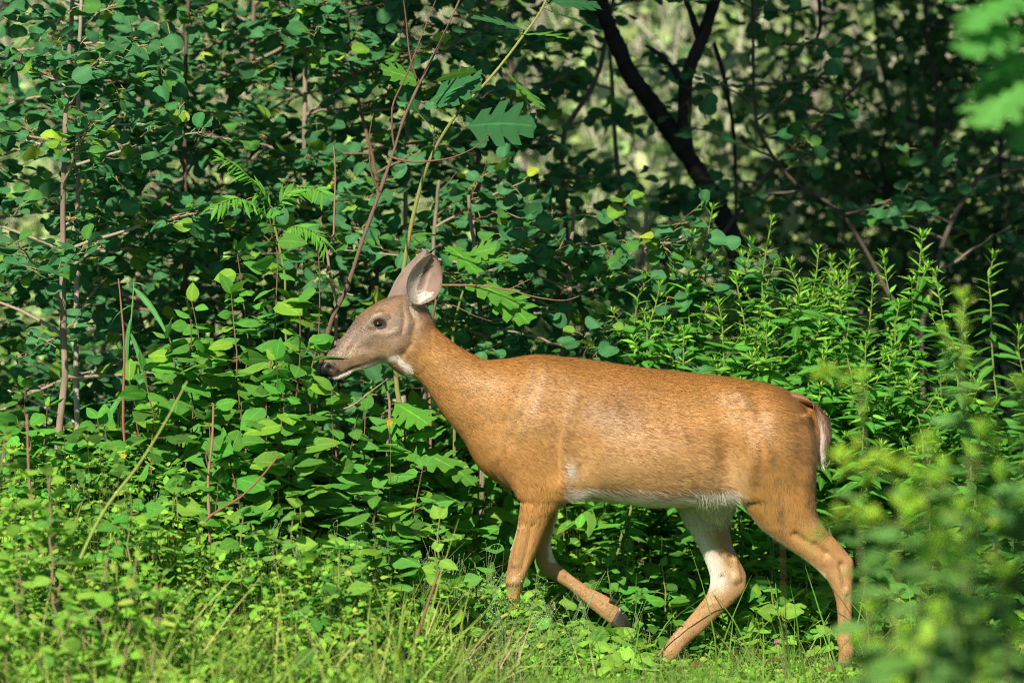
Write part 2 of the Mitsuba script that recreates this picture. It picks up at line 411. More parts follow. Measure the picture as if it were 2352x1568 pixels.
def coat_colour(v, n):
    """the coat's colours with highlights on the skin folds painted in, by place on the body (photo pixels of the side view)"""
    p = pix(v)
    x, y = p[:, 0], p[:, 1]
    f1 = meshkit.fbm(v * np.array([7, 7, 9.0]) + 3, 4, seed=3)[:, None]
    f2 = meshkit.fbm(v * np.array([30, 30, 60.0]), 3, seed=8)[:, None]

    def put(c, col, m):
        return c * (1 - m[:, None]) + np.asarray(col) * m[:, None]
    f3 = meshkit.fbm(v * np.array([9, 20, 28.0]) + 7, 3, seed=12)[:, None]
    c = TAN * (0.40 + 0.80 * f1 + .50 * f3) * (0.84 + 0.32 * f2)
    back = np.interp(x, [900, 1000, 1150, 1300, 1500, 1700, 1860, 2000], [640, 740, 820, 815, 847, 866, 925, 1100])
    c = put(c, RUST, ss(90, 0, y - back) * .85 * (x > 960))
    c = put(c, RUST * .9, ss(.3, .7, f1[:, 0]) * .35)
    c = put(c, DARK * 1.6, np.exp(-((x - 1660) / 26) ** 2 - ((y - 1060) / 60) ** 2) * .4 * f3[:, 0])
    c = put(c, np.array([.50, .34, .19]), np.exp(-((x - 1450) / 140) ** 2 - ((y - 1030) / 45) ** 2) * .45 * ss(.3, .7, f3[:, 0]))
    belly = np.interp(x, [1150, 1290, 1400, 1520, 1640, 1700, 1900], [1150, 1140, 1146, 1158, 1150, 1140, 1200])
    c = put(c, np.array([.52, .35, .18]) * (.8 + .4 * f1), ss(150, 20, belly - y) * (x > 1290) * (x < 1720) * .6)
    c = put(c, DARK * 1.15, np.exp(-((x - 1424) / 60) ** 2 - ((y - 930) / 50) ** 2) * .8 * (.4 + .9 * f3[:, 0]))
    c = put(c, DARK * 1.2, np.exp(-((x - 1578) / 9) ** 2 - ((y - 998) / 8) ** 2) * .6)
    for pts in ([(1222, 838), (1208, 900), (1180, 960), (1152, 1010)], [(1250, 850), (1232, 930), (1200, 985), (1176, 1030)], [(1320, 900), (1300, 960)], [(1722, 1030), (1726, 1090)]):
        c = put(c, [.60, .44, .29], np.exp(-(seg(p, pts) / 11) ** 2) * .16 * ss(.2, .6, f3[:, 0]))  # pale streaks painted where the skin folds catch the light
    # legs: smoother and a little greyer downwards
    c = put(c, np.array([.40, .235, .115]) * (.75 + .5 * f2), ss(1200, 1330, y) * .8)
    c = put(c, np.array([.24, .13, .07]), ss(.55, .7, f3[:, 0]) * ss(1180, 1300, y) * .22)
    # white belly, groin, inner legs, elbow patch
    under = ss(26, 4, belly - y + 22 * np.clip(-n[:, 2], -1, 0)) * ss(1282, 1318, x) * ss(1700, 1660, x) * (y < 1215)
    c = put(c, WHITE, np.clip(under * ss(.25, -.45, n[:, 2]) * 1.1, 0, 1))
    c = put(c, WHITE, np.exp(-((x - 1309) / 10) ** 2 - ((y - 1083) / 20) ** 2) * .8 * ss(.0, .5, -n[:, 1]))
    inner_h = ss(11, 0, seg(p, [(1690, 1148), (1712, 1176), (1742, 1212), (1795, 1252), (1852, 1293), (1890, 1322)])) * (v[:, 1] < 0)
    c = put(c, WHITE, inner_h * .9)
    far_h = (v[:, 1] > 0.03) * ss(60, 10, x - np.interp(y, [1100, 1190, 1250, 1310, 1350], [1540, 1568, 1602, 1626, 1632])) * ss(1375, 1330, y) * ss(1140, 1170, y) * (x > 1500)
    c = put(c, WHITE, np.clip(far_h, 0, 1) * .95)
    c = put(c, WHITE, ss(7, 1, np.abs(x - np.interp(y, [1150, 1216, 1303], [1195, 1187, 1164]))) * (y > 1150) * (y < 1290) * (x < 1215) * ss(.5, -.1, -n[:, 1]))
    c = put(c, WHITE, (v[:, 1] > .0) * ss(12, 2, np.interp(y, [1150, 1200, 1260, 1290], [1287, 1279, 1265, 1268]) - x) * (y > 1145) * (y < 1290) * (x > 1235) * (x < 1300) * .85)
    c = put(c, WHITE, ss(14, 2, seg(p, [(1140, 1075), (1165, 1105), (1190, 1128)])) * .55 * (v[:, 1] > -.07))
    # dark tuft on the far hock, pale gland hair
    c = put(c, [.62, .48, .30], np.exp(-((x - 1684) / 6) ** 2 - ((y - 1318) / 20) ** 2) * (v[:, 1] > 0) * .9)
    c = put(c, DARK * .5, np.exp(-((x - 1690) / 8) ** 2 - ((y - 1338) / 8) ** 2) * (v[:, 1] > 0) * .8)
    c = put(c, BLACK * 2, ss(1428, 1440, x) * (y > 1360) * (y < 1470) * (x < 1460) * (v[:, 1] > 0))
    # rump edge
    c = put(c, [.50, .30, .15], ss(40, 0, 1878 - x) * (y > 1050) * (y < 1210) * .6)
    # head
    hd = ss(48, -38, (x - 950) * .75 + (y - 760) * .55 + 30 * (f3[:, 0] - .5)) * (y < 905)
    c = put(c, GREY * (0.85 + .3 * f2), hd * .80)
    c = put(c, [.36, .23, .145], np.exp(-seg(p, [(830, 850), (880, 815), (905, 790), (900, 770)]) / 26) * hd * .55)
    c = put(c, [.27, .165, .095], ss(30, 2, seg(p, [(822, 726), (842, 712), (880, 692), (915, 684)])) * hd * .75)
    c = put(c, [.40, .215, .10], np.exp(-((x - 890) / 20) ** 2 - ((y - 712) / 9) ** 2) * hd * .8)
    c = put(c, [.30, .20, .13], np.exp(-((x - 905) / 40) ** 2 - ((y - 790) / 32) ** 2) * hd * .7)
    c = put(c, [.30, .25, .235], np.exp(-((x - 820) / 34) ** 2 - ((y - 772) / 18) ** 2) * hd * .6)
    c = put(c, [.15, .115, .105], np.exp(-((x - 902) / 14) ** 2 - ((y - 738) / 13) ** 2) * hd * .55)
    c = put(c, [.185, .145, .125], ss(16, 3, seg(p, [(758, 808), (790, 766), (815, 740)])) * hd * .75)
    c = put(c, [.20, .125, .075], ss(7, 2, seg(p, [(850, 706), (880, 690), (902, 682)])) * hd * .7)
    ring = np.hypot((x - 871) / 1.35, (y - 745) / 1.0)
    c = put(c, [.33, .28, .25], ss(6, 0, np.abs(ring - 19)) * ss(885, 850, x) * hd * (.05 + .50 * ss(750, 730, y)))
    c = put(c, [.36, .31, .28], ss(5, 0, seg(p, [(843, 742), (850, 730), (866, 723), (884, 727)])) * hd * .8)
    c = put(c, [.24, .135, .10], ss(17.5, 14, ring) * hd * .7)
    c = put(c, [.34, .215, .125], np.exp(-seg(p, [(800, 835), (850, 820), (890, 800)]) / 14) * hd * .6)
    c = put(c, [.13, .105, .095], np.exp(-((x - 775) / 16) ** 2 - ((y - 820) / 26) ** 2) * hd * .5)
    c = put(c, [.13, .10, .085], ss(.45, .80, meshkit.fbm(v * 55, 3, seed=31)) * hd * .35)
    c = put(c, [.33, .26, .22], ss(.50, .70, meshkit.fbm(v * np.array([30, 30, 45.]) + 5, 3, seed=33)) * hd * .35)
    c = put(c, [.12, .09, .08], np.exp(-seg(p, [(905, 760), (925, 780), (940, 750)]) / 9) * hd * .45)
    c = put(c, [.035, .025, .02], ss(15, 12.5, ring) * hd)
    c = put(c, [.23, .165, .13], ss(10, 2, seg(p, [(858, 772), (880, 768)])) * hd * .35)
    jaw = ss(10, 1, seg(p, [(800, 858), (822, 852), (854, 842), (888, 828), (908, 820), (930, 846), (938, 862)])) * (y < 880)
    c = put(c, WHITE, jaw * .9 * ss(.75, .25, n[:, 2]))
    c = put(c, WHITE, np.exp(-((x - 934) / 9) ** 2 - ((y - 846) / 13) ** 2) * .7)
    c = put(c, WHITE, ss(10, 3, seg(p, [(768, 868), (786, 867), (800, 858)])) * (y > 855))
    c = put(c, [.055, .042, .036], ss(5, 1, seg(p, [(748, 862), (770, 864), (786, 856), (800, 849), (815, 840)])) * ss(822, 800, x) * .85)
    c = put(c, [.075, .05, .042], ss(12, 3, seg(p, [(764, 838), (762, 850), (772, 856)])) * .75)
    c = put(c, BLACK, ss(766, 757, x + .30 * (y - 845)) * ss(826, 834, y) * (x < 775))
    c = put(c, [.15, .10, .08], np.exp(-((x - 845) / 7) ** 2 - ((y - 760) / 7) ** 2) * hd * .7)
    return np.clip(c, .004, .9)


deer = thing('deer', 'tan walking deer with a grey face and white belly among green plants, nose in the leaves', 'deer')
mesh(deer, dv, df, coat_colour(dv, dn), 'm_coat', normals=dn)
labels[deer] = {'label': 'tan walking deer with a grey face and white belly among green plants, nose in the leaves', 'category': 'deer'}
# nose: the wet tip of the muzzle, cut from the same surface
pp = pix(dv)
nose_v = (pp[:, 0] + .30 * (pp[:, 1] - 845) < 759) & (pp[:, 1] > 831) & (pp[:, 1] < 862)
nose_f = nose_v[df].all(1)
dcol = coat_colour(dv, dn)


def sub_mesh(f):
    u, inv = np.unique(f, return_inverse=True)
    return u, inv.reshape(f.shape)


un, fn = sub_mesh(df[nose_f])
mesh(deer + '__nose', dv[un], fn, np.clip(dcol[un] * .9, .01, .2), 'm_wet', normals=dn[un], label='black wet nose')
ub, fb = sub_mesh(df[~nose_f])
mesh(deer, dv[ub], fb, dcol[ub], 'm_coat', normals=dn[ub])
labels[deer] = {'label': 'tan walking deer with a grey face and white belly, its nose among the shrub leaves', 'category': 'deer'}


def grid_faces(nu, nv, wrap=False):
    i, j = np.meshgrid(np.arange(nu - 1), np.arange(nv if wrap else nv - 1), indexing='ij')
    a, b = i * nv + j, i * nv + (j + 1) % nv
    return np.stack([a, b, b + nv, a + nv], -1).reshape(-1, 4)


def tri(q):
    return np.vstack([q[:, [0, 1, 2]], q[:, [0, 2, 3]]])


def shell(L, R, y_fn, thick, nu=26, nv=15):
    """an ear: a curved sheet between two edge curves (photo pixels), given a thickness"""
    def curve(pts):
        p = np.array(pts, float)
        t = np.concatenate([[0], np.cumsum(np.linalg.norm(np.diff(p, axis=0), axis=1))])
        return CubicSpline(t / t[-1], p)(np.linspace(0, 1, nu))
    l, r = curve(L), curve(R)
    v = np.linspace(-1, 1, nv)
    P = np.empty((nu, nv, 3))
    uu = np.linspace(0, 1, nu)
    for i in range(nu):
        for j in range(nv):
            a = (v[j] + 1) / 2
            px = l[i] * (1 - a) + r[i] * a
            P[i, j] = at(px[0], px[1], y_fn(uu[i], v[j]))
    front = P.reshape(-1, 3)
    q = grid_faces(nu, nv)
    n = vertex_normals(front, tri(q))
    if n[:, 1].mean() > 0:
        n = -n
    edge = np.clip((1 - np.abs(np.tile(v, nu))) * 6, .25, 1) * np.clip((1 - np.repeat(uu, nv)) * 8, .2, 1)
    back = front - n * (thick * edge)[:, None]
    m = len(front)
    rim = np.concatenate([np.arange(nv), np.arange(1, nu) * nv + nv - 1, (nu - 1) * nv + np.arange(nv - 2, -1, -1), np.arange(nu - 2, 0, -1) * nv])
    rq = np.stack([rim, np.roll(rim, -1), np.roll(rim, -1) + m, rim + m], 1)
    V = np.vstack([front, back])
    Fq = np.vstack([q, q[:, ::-1] + m, rq])
    N = vertex_normals(V, tri(Fq))
    U, W = np.tile(np.repeat(uu, nv), 2), np.tile(np.tile(v, nu), 2)
    return V, tri(Fq), N, U, W, np.arange(2 * m) < m


near_y = lambda u, v: -.060 - .022 * u + .028 * (1 - v * v) ** .8 * math.sin(math.pi * min(1, .18 + u * .80)) ** .7 - .012 * max(0, -v) ** 3  # noqa: E731
V, Fc, N, U, W, is_front = shell([(950, 697), (937, 676), (935, 656), (940, 633), (953, 612), (969, 596), (990, 583)],
                                 [(962, 702), (980, 694), (998, 684), (1010, 665), (1015, 640), (1012, 614), (1003, 593), (990, 583)][::1], near_y, .006)
fz = meshkit.fbm(V * 60, 3, seed=5)[:, None]
inner = np.array([.30, .205, .175]) * (.8 + .4 * fz)
inner = inner * (1 - .45 * (np.exp(-((W + .25) / .22) ** 2) * ss(.2, .45, U) * ss(.95, .6, U)))[:, None]
wmask = np.clip(ss(-.42, -.80, W) * ss(.95, .55, U) + ss(.30, .06, U) * ss(.9, .2, W) * .9 + .35 * np.exp(-((W - .12) / .10) ** 2) * ss(.15, .3, U) * ss(.8, .5, U), 0, 1)[:, None]
inner = inner * (1 - wmask) + np.array([.70, .64, .58]) * wmask
inner = np.where((np.abs(W) > .93)[:, None], inner * .75, inner)
outer = np.array([.26, .19, .155]) * (.8 + .4 * fz)
near_ear = mesh(deer + '__ear', V, Fc, np.where(is_front[:, None], inner, outer), 'm_coat', normals=N, label='near ear turned to the camera with white fur inside')
near_ear_data = (V, N, U, W, is_front)
far_y = lambda u, v: .055 - .006 * u - .030 * (1 - v * v) ** .7  # noqa: E731
V, Fc, N, U, W, is_front = shell([(886, 690), (898, 665), (915, 633), (939, 605), (962, 583), (977, 573)],
                                 [(958, 700), (968, 660), (985, 615), (990, 588), (987, 578), (980, 573)], far_y, .005)
fz = meshkit.fbm(V * 60, 3, seed=6)[:, None]
far_col = np.array([.25, .185, .165]) * (.8 + .4 * fz)
far_col = np.where((np.abs(W) > .95)[:, None], far_col * .8 + .08, far_col)
mesh(deer + '__ear_001', V, Fc, far_col, 'm_coat', normals=N, label='far ear seen from behind')


def ellipsoid(c, r, nu=24, nv=32):
    th, ph = np.meshgrid(np.linspace(1e-3, np.pi - 1e-3, nu), np.linspace(0, 2 * np.pi, nv, endpoint=False), indexing='ij')
    n = np.stack([np.sin(th) * np.cos(ph), np.cos(th), np.sin(th) * np.sin(ph)], -1).reshape(-1, 3)
    return c + n * r, tri(grid_faces(nu, nv, True)), unit(n / r)


for side, key in ((-1, '__eye'), (1, '__eye_001')):
    c = at(870.5, 744.8, side * .047)
    ev, ef, en = ellipsoid(c, np.array([.0178, .013, .0112]))
    d = np.hypot((ev[:, 0] - c[0]) / .010, (ev[:, 2] - c[2]) / .006)
    ec = np.where((d < .8)[:, None], [.004, .004, .005], np.array([.014, .008, .006]))
    mesh(deer + key, ev, ef, ec, 'm_eye', normals=en, label='dark brown eye')


def hoof(key, front_top, back_top, heel, toe, y, width):
    """a cloven hoof: two tapering toes"""
    import trimesh
    vs, fs, m = [], [], 0
    for sgn in (-1, 1):
        pts = []
        for (px, py), w in ((front_top, .8), (back_top, .9), (heel, 1.0), (toe, .30), ((front_top[0] * .45 + toe[0] * .55, front_top[1] * .45 + toe[1] * .55), .75)):
            for o in (.07, .95):
                pts.append(at(px, py, y + sgn * width * o * w))
        h = trimesh.convex.convex_hull(np.array(pts))
        h = h.subdivide().subdivide()
        v = np.array(h.vertices)
        hv = v + (v.mean(0) - v) * .02
        vs.append(hv)
        fs.append(np.array(h.faces) + m)
        m += len(hv)
    v = np.vstack(vs)
    mesh(deer + '__' + key, v, np.vstack(fs), np.array([.022, .018, .017]) * (.8 + .6 * meshkit.fbm(v * 90, 2)[:, None]), 'm_horn')


hoof('hoof', (1143, 1504), (1174, 1512), (1176, 1544), (1124, 1546), -.085, .021)
hoof('hoof_001', (1424, 1392), (1402, 1432), (1430, 1458), (1452, 1434), .085, .025)
hoof('hoof_002', (1922, 1518), (1954, 1524), (1958, 1546), (1904, 1548), -.105, .021)
hoof('hoof_003', (1506, 1506), (1538, 1524), (1524, 1538), (1482, 1537), .105, .021)


def cone(key, p0, p1, r):
    a = unit(p1 - p0)
    b = unit(np.cross(a, [0, 1, 0.2]))
    c = np.cross(a, b)
    t, ang = np.linspace(0, 1, 8), np.arange(12) * np.pi / 6
    rad = r * np.sqrt(np.clip(1 - t ** 2.2, 0.002, 1))
    v = (p0 + t[:, None] * (p1 - p0))[:, None] + rad[:, None, None] * (np.cos(ang)[:, None] * b + np.sin(ang)[:, None] * c)[None]
    mesh(deer + '__' + key, v.reshape(-1, 3), tri(grid_faces(8, 12, True)), [.022, .018, .017], 'm_horn')


cone('dewclaw', at(1400, 1377, .072), at(1424, 1384, .070), .010)
cone('dewclaw_001', at(1400, 1380, .100), at(1424, 1387, .103), .010)
cone('dewclaw_002', at(1182, 1482, -.073), at(1196, 1494, -.071), .009)
cone('dewclaw_003', at(1958, 1496, -.093), at(1972, 1507, -.091), .009)

# tail: hanging, brown outside with a white edge
tl = Loft([(1812, 900, 1832, 925, .016), (1840, 905, 1860, 930, .022), (1862, 922, 1888, 944, .029), (1874, 955, 1903, 962, .032), (1880, 990, 1908, 995, .032), (1878, 1022, 1904, 1026, .026), (1880, 1046, 1896, 1048, .016), (1884, 1060, 1890, 1061, .004)], -.045, step=.006)
ang = np.arange(28) * 2 * np.pi / 28
P = np.stack([(tl.c[:, None, :] + tl.h[:, None, None] * np.cos(ang)[None, :, None] * tl.perp[:, None, :])[..., 0], tl.w[:, None] * np.sin(ang)[None] + tl.y[:, None],
              (tl.c[:, None, :] + tl.h[:, None, None] * np.cos(ang)[None, :, None] * tl.perp[:, None, :])[..., 1]], -1)
tv, tf = P.reshape(-1, 3), tri(grid_faces(len(tl.c), 28, True))
tn = vertex_normals(tv, tf)
if (tn * (tv - np.repeat(P.mean(1), 28, 0))).sum() < 0:
    tf, tn = tf[:, ::-1].copy(), -tn
tp = pix(tv)


def tail_colour(p, f):
    e = np.interp(p[:, 1], [900, 922, 955, 990, 1022, 1046, 1060], [1836, 1860, 1872, 1880, 1878, 1880, 1884])
    w = ss(16, 8, p[:, 0] - e) * ss(930, 975, p[:, 1])
    base = np.array([.27, .185, .13]) * (.6 + .8 * f[:, None])
    top = ss(975, 915, p[:, 1])[:, None]
    base = base * (1 - top) + np.array([.21, .10, .045]) * top
    return base * (1 - w[:, None]) + np.array([.74, .70, .66]) * w[:, None]


tcol = tail_colour(tp, meshkit.fbm(tv * np.array([80, 80, 25.]), 3))
tail = mesh(deer + '__tail', tv, tf, tcol, 'm_coat', normals=tn, label='short brown tail with a white edge')

# ------------------------------------------------------------------ the coat's hair: one thin blade per hair, laid along the body
rng = np.random.default_rng(11)


def scatter(v, f, n, w):
    a = np.linalg.norm(np.cross(v[f[:, 1]] - v[f[:, 0]], v[f[:, 2]] - v[f[:, 0]]), axis=1) * w[f].mean(1)
    i = np.searchsorted(np.cumsum(a), rng.random(n) * a.sum())
    i = np.minimum(i, len(f) - 1)
    r1, r2 = np.sqrt(rng.random(n)), rng.random(n)
    return i, np.stack([1 - r1, r1 * (1 - r2), r1 * r2], 1)


def hairs(p, n, d, length, width, col, lift, key, holder_n=None):
    """blades from p along d (n x 3 each)"""
    k = len(p)
    d = d - n * (d * n).sum(1, keepdims=True)
    d = unit(d + rng.normal(0, .10, (k, 3)))
    d = unit(d + n * lift[:, None])
    s = unit(np.cross(d, n))
    l, w = length[:, None], width[:, None]
    b = p - n * .001
    mid = b + d * l * .55 + n * l * .0
    tip = b + d * l - n * l * .10
    V = np.stack([b - s * w, b + s * w, mid - s * w * .8, mid + s * w * .8, tip], 1)
    nn = unit(n + rng.normal(0, .11, (k, 3)) + d * .10)
    Nn = np.repeat(nn[:, None], 5, 1)
    C = np.repeat(col[:, None], 5, 1) * np.array([.80, .80, 1.0, 1.0, 1.12])[None, :, None]
    f = np.array([[0, 1, 3], [0, 3, 2], [2, 3, 4]])
    Fh = (f[None] + (np.arange(k) * 5)[:, None, None]).reshape(-1, 3)
    mesh(key, V.reshape(-1, 3), Fh, np.clip(C.reshape(-1, 3), .004, .9), 'm_hair', normals=Nn.reshape(-1, 3), kind='stuff')


pq = pix(dv)
facing = np.where(dn[:, 1] < .35, 1.0, .3)
headness = ss(20, -10, (pq[:, 0] - 955) * .75 + (pq[:, 1] - 760) * .55) * (pq[:, 1] < 905)
ring = np.hypot((pq[:, 0] - 871) / 1.35, pq[:, 1] - 745)
wgt = facing * (1 + 3.0 * headness + 1.2 * ss(1130, 1260, pq[:, 1])) * np.where(nose_v | (ring < 14), 0, 1) * np.where((pq[:, 1] > 1425) & (pq[:, 0] > 1428) & (pq[:, 0] < 1460), 0, 1)
NH = 250000
i, bc = scatter(dv, df, NH, wgt)
hp = (dv[df[i]] * bc[..., None]).sum(1)
hn = unit((dn[df[i]] * bc[..., None]).sum(1))
names = list(lofts)
score = []
for nme in names:
    L = lofts[nme]
    dist, j = L.tree.query(hp[:, [0, 2]])
    off = np.abs(hp[:, 1] - L.y[j]) / L.w[j]
    s = dist / L.h[j] + .35 * off
    if 'near' in nme or 'far' in nme:
        s = s + .15 + .6 * ss(.50, .72, hp[:, 2])
    score.append(s)
wg = np.exp(-6 * np.array(score))
wg /= wg.sum(0)
flow = sum(wg[k][:, None] * (lofts[nme].flow(hp) + np.array([0, 0, {'torso': -.30, 'neck': -.12}.get(nme, -.02)])) for k, nme in enumerate(names))
hq = pix(hp)
hh = ss(20, -10, (hq[:, 0] - 955) * .75 + (hq[:, 1] - 760) * .55) * (hq[:, 1] < 905)
legs = ss(1130, 1260, hq[:, 1])
bel = ss(1105, 1140, hq[:, 1]) * (hq[:, 0] > 1295) * (hq[:, 0] < 1680) * (hq[:, 1] < 1200)
rump = ss(1835, 1875, hq[:, 0]) * (hq[:, 1] > 1040) * (hq[:, 1] < 1200)
length = (.017 * (1 - hh) * (1 - legs) + .0095 * hh + .010 * legs * (1 - hh)) * rng.uniform(.7, 1.25, NH) * (1 + 1.0 * bel + .35 * rump)
lift = (.20 * (1 - hh) + .18 * hh) * (1 - .5 * legs) * rng.uniform(.3, 1.6, NH) + .15 * bel + .10 * rump
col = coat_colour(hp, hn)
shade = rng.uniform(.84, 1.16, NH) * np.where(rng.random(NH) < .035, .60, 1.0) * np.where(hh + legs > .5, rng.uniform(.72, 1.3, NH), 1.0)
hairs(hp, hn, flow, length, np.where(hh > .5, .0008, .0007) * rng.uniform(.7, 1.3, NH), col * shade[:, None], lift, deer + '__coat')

# long pale hair: under the belly, at the udder, throat, in the ear, tail edge
sets = []
m = np.flatnonzero((dn[:, 2] < -.15) & (pq[:, 0] > 1300) & (pq[:, 0] < 1690) & (pq[:, 1] > 1118) & (pq[:, 1] < 1200) & (np.abs(dv[:, 1]) < .19))
j = rng.choice(m, 3200)
ud = np.exp(-((pq[j, 0] - 1640) / 30) ** 2)
sets.append((dv[j], dn[j], np.array([.9, -.05, -.45]) + np.array([-.6, 0, -.9]) * ud[:, None], rng.uniform(.025, .05, len(j)) * (1 + .5 * ud), np.tile([.72, .68, .62], (len(j), 1)), np.full(len(j), .35)))
m = np.flatnonzero((dn[:, 2] < .1) & (pq[:, 0] > 1600) & (pq[:, 0] < 1672) & (pq[:, 1] > 1125) & (pq[:, 1] < 1190) & (dv[:, 1] < .06) & (dv[:, 1] > -.19))
j = rng.choice(m, 900)
sets.append((dv[j], dn[j], np.tile([.10, -.05, -1.0], (len(j), 1)) + rng.normal(0, .18, (len(j), 3)), rng.uniform(.025, .065, len(j)), np.tile([.72, .69, .64], (len(j), 1)), np.full(len(j), .5)))
m = np.flatnonzero((pq[:, 0] > 926) & (pq[:, 0] < 945) & (pq[:, 1] > 836) & (pq[:, 1] < 862))
j = rng.choice(m, 260)
sets.append((dv[j], dn[j], np.tile([.5, 0, -.8], (len(j), 1)), rng.uniform(.012, .022, len(j)), np.tile([.72, .68, .62], (len(j), 1)), np.full(len(j), .25)))
V, N, U, W, is_front = near_ear_data
m = np.flatnonzero(is_front & (((W < -.55) & (U > .1) & (U < .85)) | ((U < .28) & (W < .7))))
j = rng.choice(m, 2600)
sets.append((V[j], N[j], np.stack([np.full(len(j), .75), np.full(len(j), -.2), .1 + .9 * U[j]], 1), rng.uniform(.012, .034, len(j)), np.tile([.74, .69, .63], (len(j), 1)) * rng.uniform(.8, 1.1, (len(j), 1)), np.full(len(j), .3)))
j = rng.integers(len(tv) // 4, len(tv), 4600)
sets.append((tv[j], tn[j], np.tile([.12, 0, -1.0], (len(j), 1)), rng.uniform(.015, .035, len(j)), tail_colour(tp[j], rng.random(len(j))), np.full(len(j), .18)))
P_, N_, D_, L_, C_, K_ = (np.concatenate(a) for a in zip(*sets))
hairs(P_, N_, D_, L_, np.full(len(P_), .0008), C_, K_, deer + '__long_hair')
# ------------------------------------------------------------------ plant kit: leaf shapes, tubes, leaves as entries
def leaf_shape(width, cols, rows, seed, cup=.12, fold=.10, curl=.15, rib=1.25, edge=1.0, ripple=.02, forward=None, tip=0.0):
    """a leaf of length 1 along +x, facing +z: (vertices, triangles, shade factor per vertex). width(t): half width"""
    r = np.random.default_rng(seed)
    t = rows
    w = np.array([width(a) for a in t])
    c = np.array(cols, float)
    X = t[:, None] + (forward(t)[:, None] * np.abs(c)[None] if forward is not None else 0 * c[None])
    Y = w[:, None] * c[None]
    Zc = cup * (Y ** 2) * 2 - fold * np.abs(Y) * .5 - curl * (t[:, None] ** 2) * .6 + r.normal(0, ripple, X.shape) * np.abs(c)[None] * .7
    Zc = Zc + .10 * r.normal() * Y + tip * np.clip(t[:, None] - .7, 0, 1)
    v = np.stack([X, Y, Zc], -1).reshape(-1, 3)
    f = tri(grid_faces(len(t), len(c)))[:, ::-1].copy()
    sh = np.where(np.abs(c) < .02, rib, np.where(np.abs(c) > .98, edge, 1.0))[None] * np.ones((len(t), 1))
    sh = sh * (1 + r.normal(0, .05, sh.shape))
    return v, f, sh.reshape(-1)


FIVE, SEVEN, THREE = (-1, -.55, 0, .55, 1), (-1, -.55, -.09, 0, .09, .55, 1), (-1, 0, 1)


def cos_rows(n):
    return (1 - np.cos(np.linspace(0, np.pi, n))) / 2


def w_aspen(t):
    return .52 * np.sqrt(max(0, 1 - (2 * t - 1) ** 2)) * (1.06 - .16 * t)


def w_ovate(t):
    return .34 * (math.sin(math.pi * t ** .80) ** .9 if 0 < t < 1 else 0) * (1.06 - .18 * t)


def w_lance(t):
    return .165 * (math.sin(math.pi * t ** .75) if 0 < t < 1 else 0)


def w_heart(t):
    return .43 * (math.sin(math.pi * t ** .62) if 0 < t < 1 else 0)


OAK_T = np.array([0, .06, .12, .20, .27, .30, .36, .44, .48, .52, .58, .66, .70, .74, .80, .86, .90, .95, 1.0])
OAK_W = np.array([.0, .03, .10, .25, .27, .17, .16, .35, .38, .20, .19, .33, .35, .17, .15, .20, .21, .08, 0])
OAK_F = np.array([0, 0, 0, .02, .11, .03, 0, .04, .15, .03, 0, .05, .14, .02, 0, .04, .08, .01, 0])


class Kind:
    """a species' leaves: shapes x tints, each a shapegroup of the scene"""

    def __init__(self, name, shapes, tints, bsdf='m_leaf'):
        self.name, self.shapes, self.tints, self.bsdf = name, shapes, [np.array(c) for c in tints], bsdf
        self.keys = {}
        self.normals = [vertex_normals(v, f) for v, f, _ in shapes]

    def key(self, s, t):
        if (s, t) not in self.keys:
            v, f, sh = self.shapes[s]
            k = f'leaf_of_{self.name}_{s}_{t}'
            path = meshkit.write_ply((v, f), False, None, np.clip(sh[:, None] * self.tints[t], .003, .9), normals=self.normals[s])
            scene[k] = {'type': 'shapegroup', 'leaf': {'type': 'ply', 'filename': path, 'face_normals': False, 'bsdf': {'type': 'ref', 'id': self.bsdf}}}
            self.keys[s, t] = k
        return self.keys[s, t]


def frames(pos, d, n, size, wide=1.0):
    """matrices that lay a leaf at pos along d facing n"""
    d = unit(d)
    n = unit(n - d * (n * d).sum(1, keepdims=True))
    y = np.cross(n, d)
    M = np.zeros((len(pos), 4, 4))
    s = np.broadcast_to(size, (len(pos),))[:, None]
    M[:, :3, 0], M[:, :3, 1], M[:, :3, 2], M[:, :3, 3], M[:, 3, 3] = d * s, y * s * np.reshape(wide, (-1, 1)), n * s, pos, 1
    return M


class Heap:
    """many copies of leaf shapes baked to one mesh"""

    def __init__(self):
        self.v, self.f, self.n, self.c, self.m = [], [], [], [], 0

    def leaves(self, kind, M, rng, tint=None, vary=.18):
        which = rng.integers(0, len(kind.shapes), len(M))
        pick = (rng.random(len(M)) ** 1.5 * len(kind.tints)).astype(int) if tint is None else None
        for s in range(len(kind.shapes)):
            k = which == s
            if not k.any():
                continue
            v, f, sh = kind.shapes[s]
            Ms = M[k]
            V = np.einsum('kij,nj->kni', Ms[:, :3, :3], v) + Ms[:, None, :3, 3]
            N = unit(np.einsum('kij,nj->kni', Ms[:, :3, :3], kind.normals[s]))
            col = np.array(kind.tints)[pick[k]] if tint is None else tint[k]
            C = col[:, None] * sh[None, :, None] * (1 + rng.normal(0, vary, (k.sum(), 1, 1)))
            self.add(V.reshape(-1, 3), (f[None] + (np.arange(len(Ms)) * len(v))[:, None, None]).reshape(-1, 3), N.reshape(-1, 3), C.reshape(-1, 3))

    def add(self, V, F_, N, C):
        self.v.append(V)
        self.f.append(F_ + self.m)
        self.n.append(N)
        self.c.append(np.broadcast_to(C, V.shape))
        self.m += len(V)

    def tube(self, P, r, col, sides=5):
        V, F_, N = tube(P, r, sides)
        self.add(V, F_, N, col)

    def build(self, key, bsdf, **tags):
        if self.m:
            mesh(key, np.vstack(self.v), np.vstack(self.f), np.clip(np.vstack(self.c), .003, .9), bsdf, normals=np.vstack(self.n), **tags)
        return key


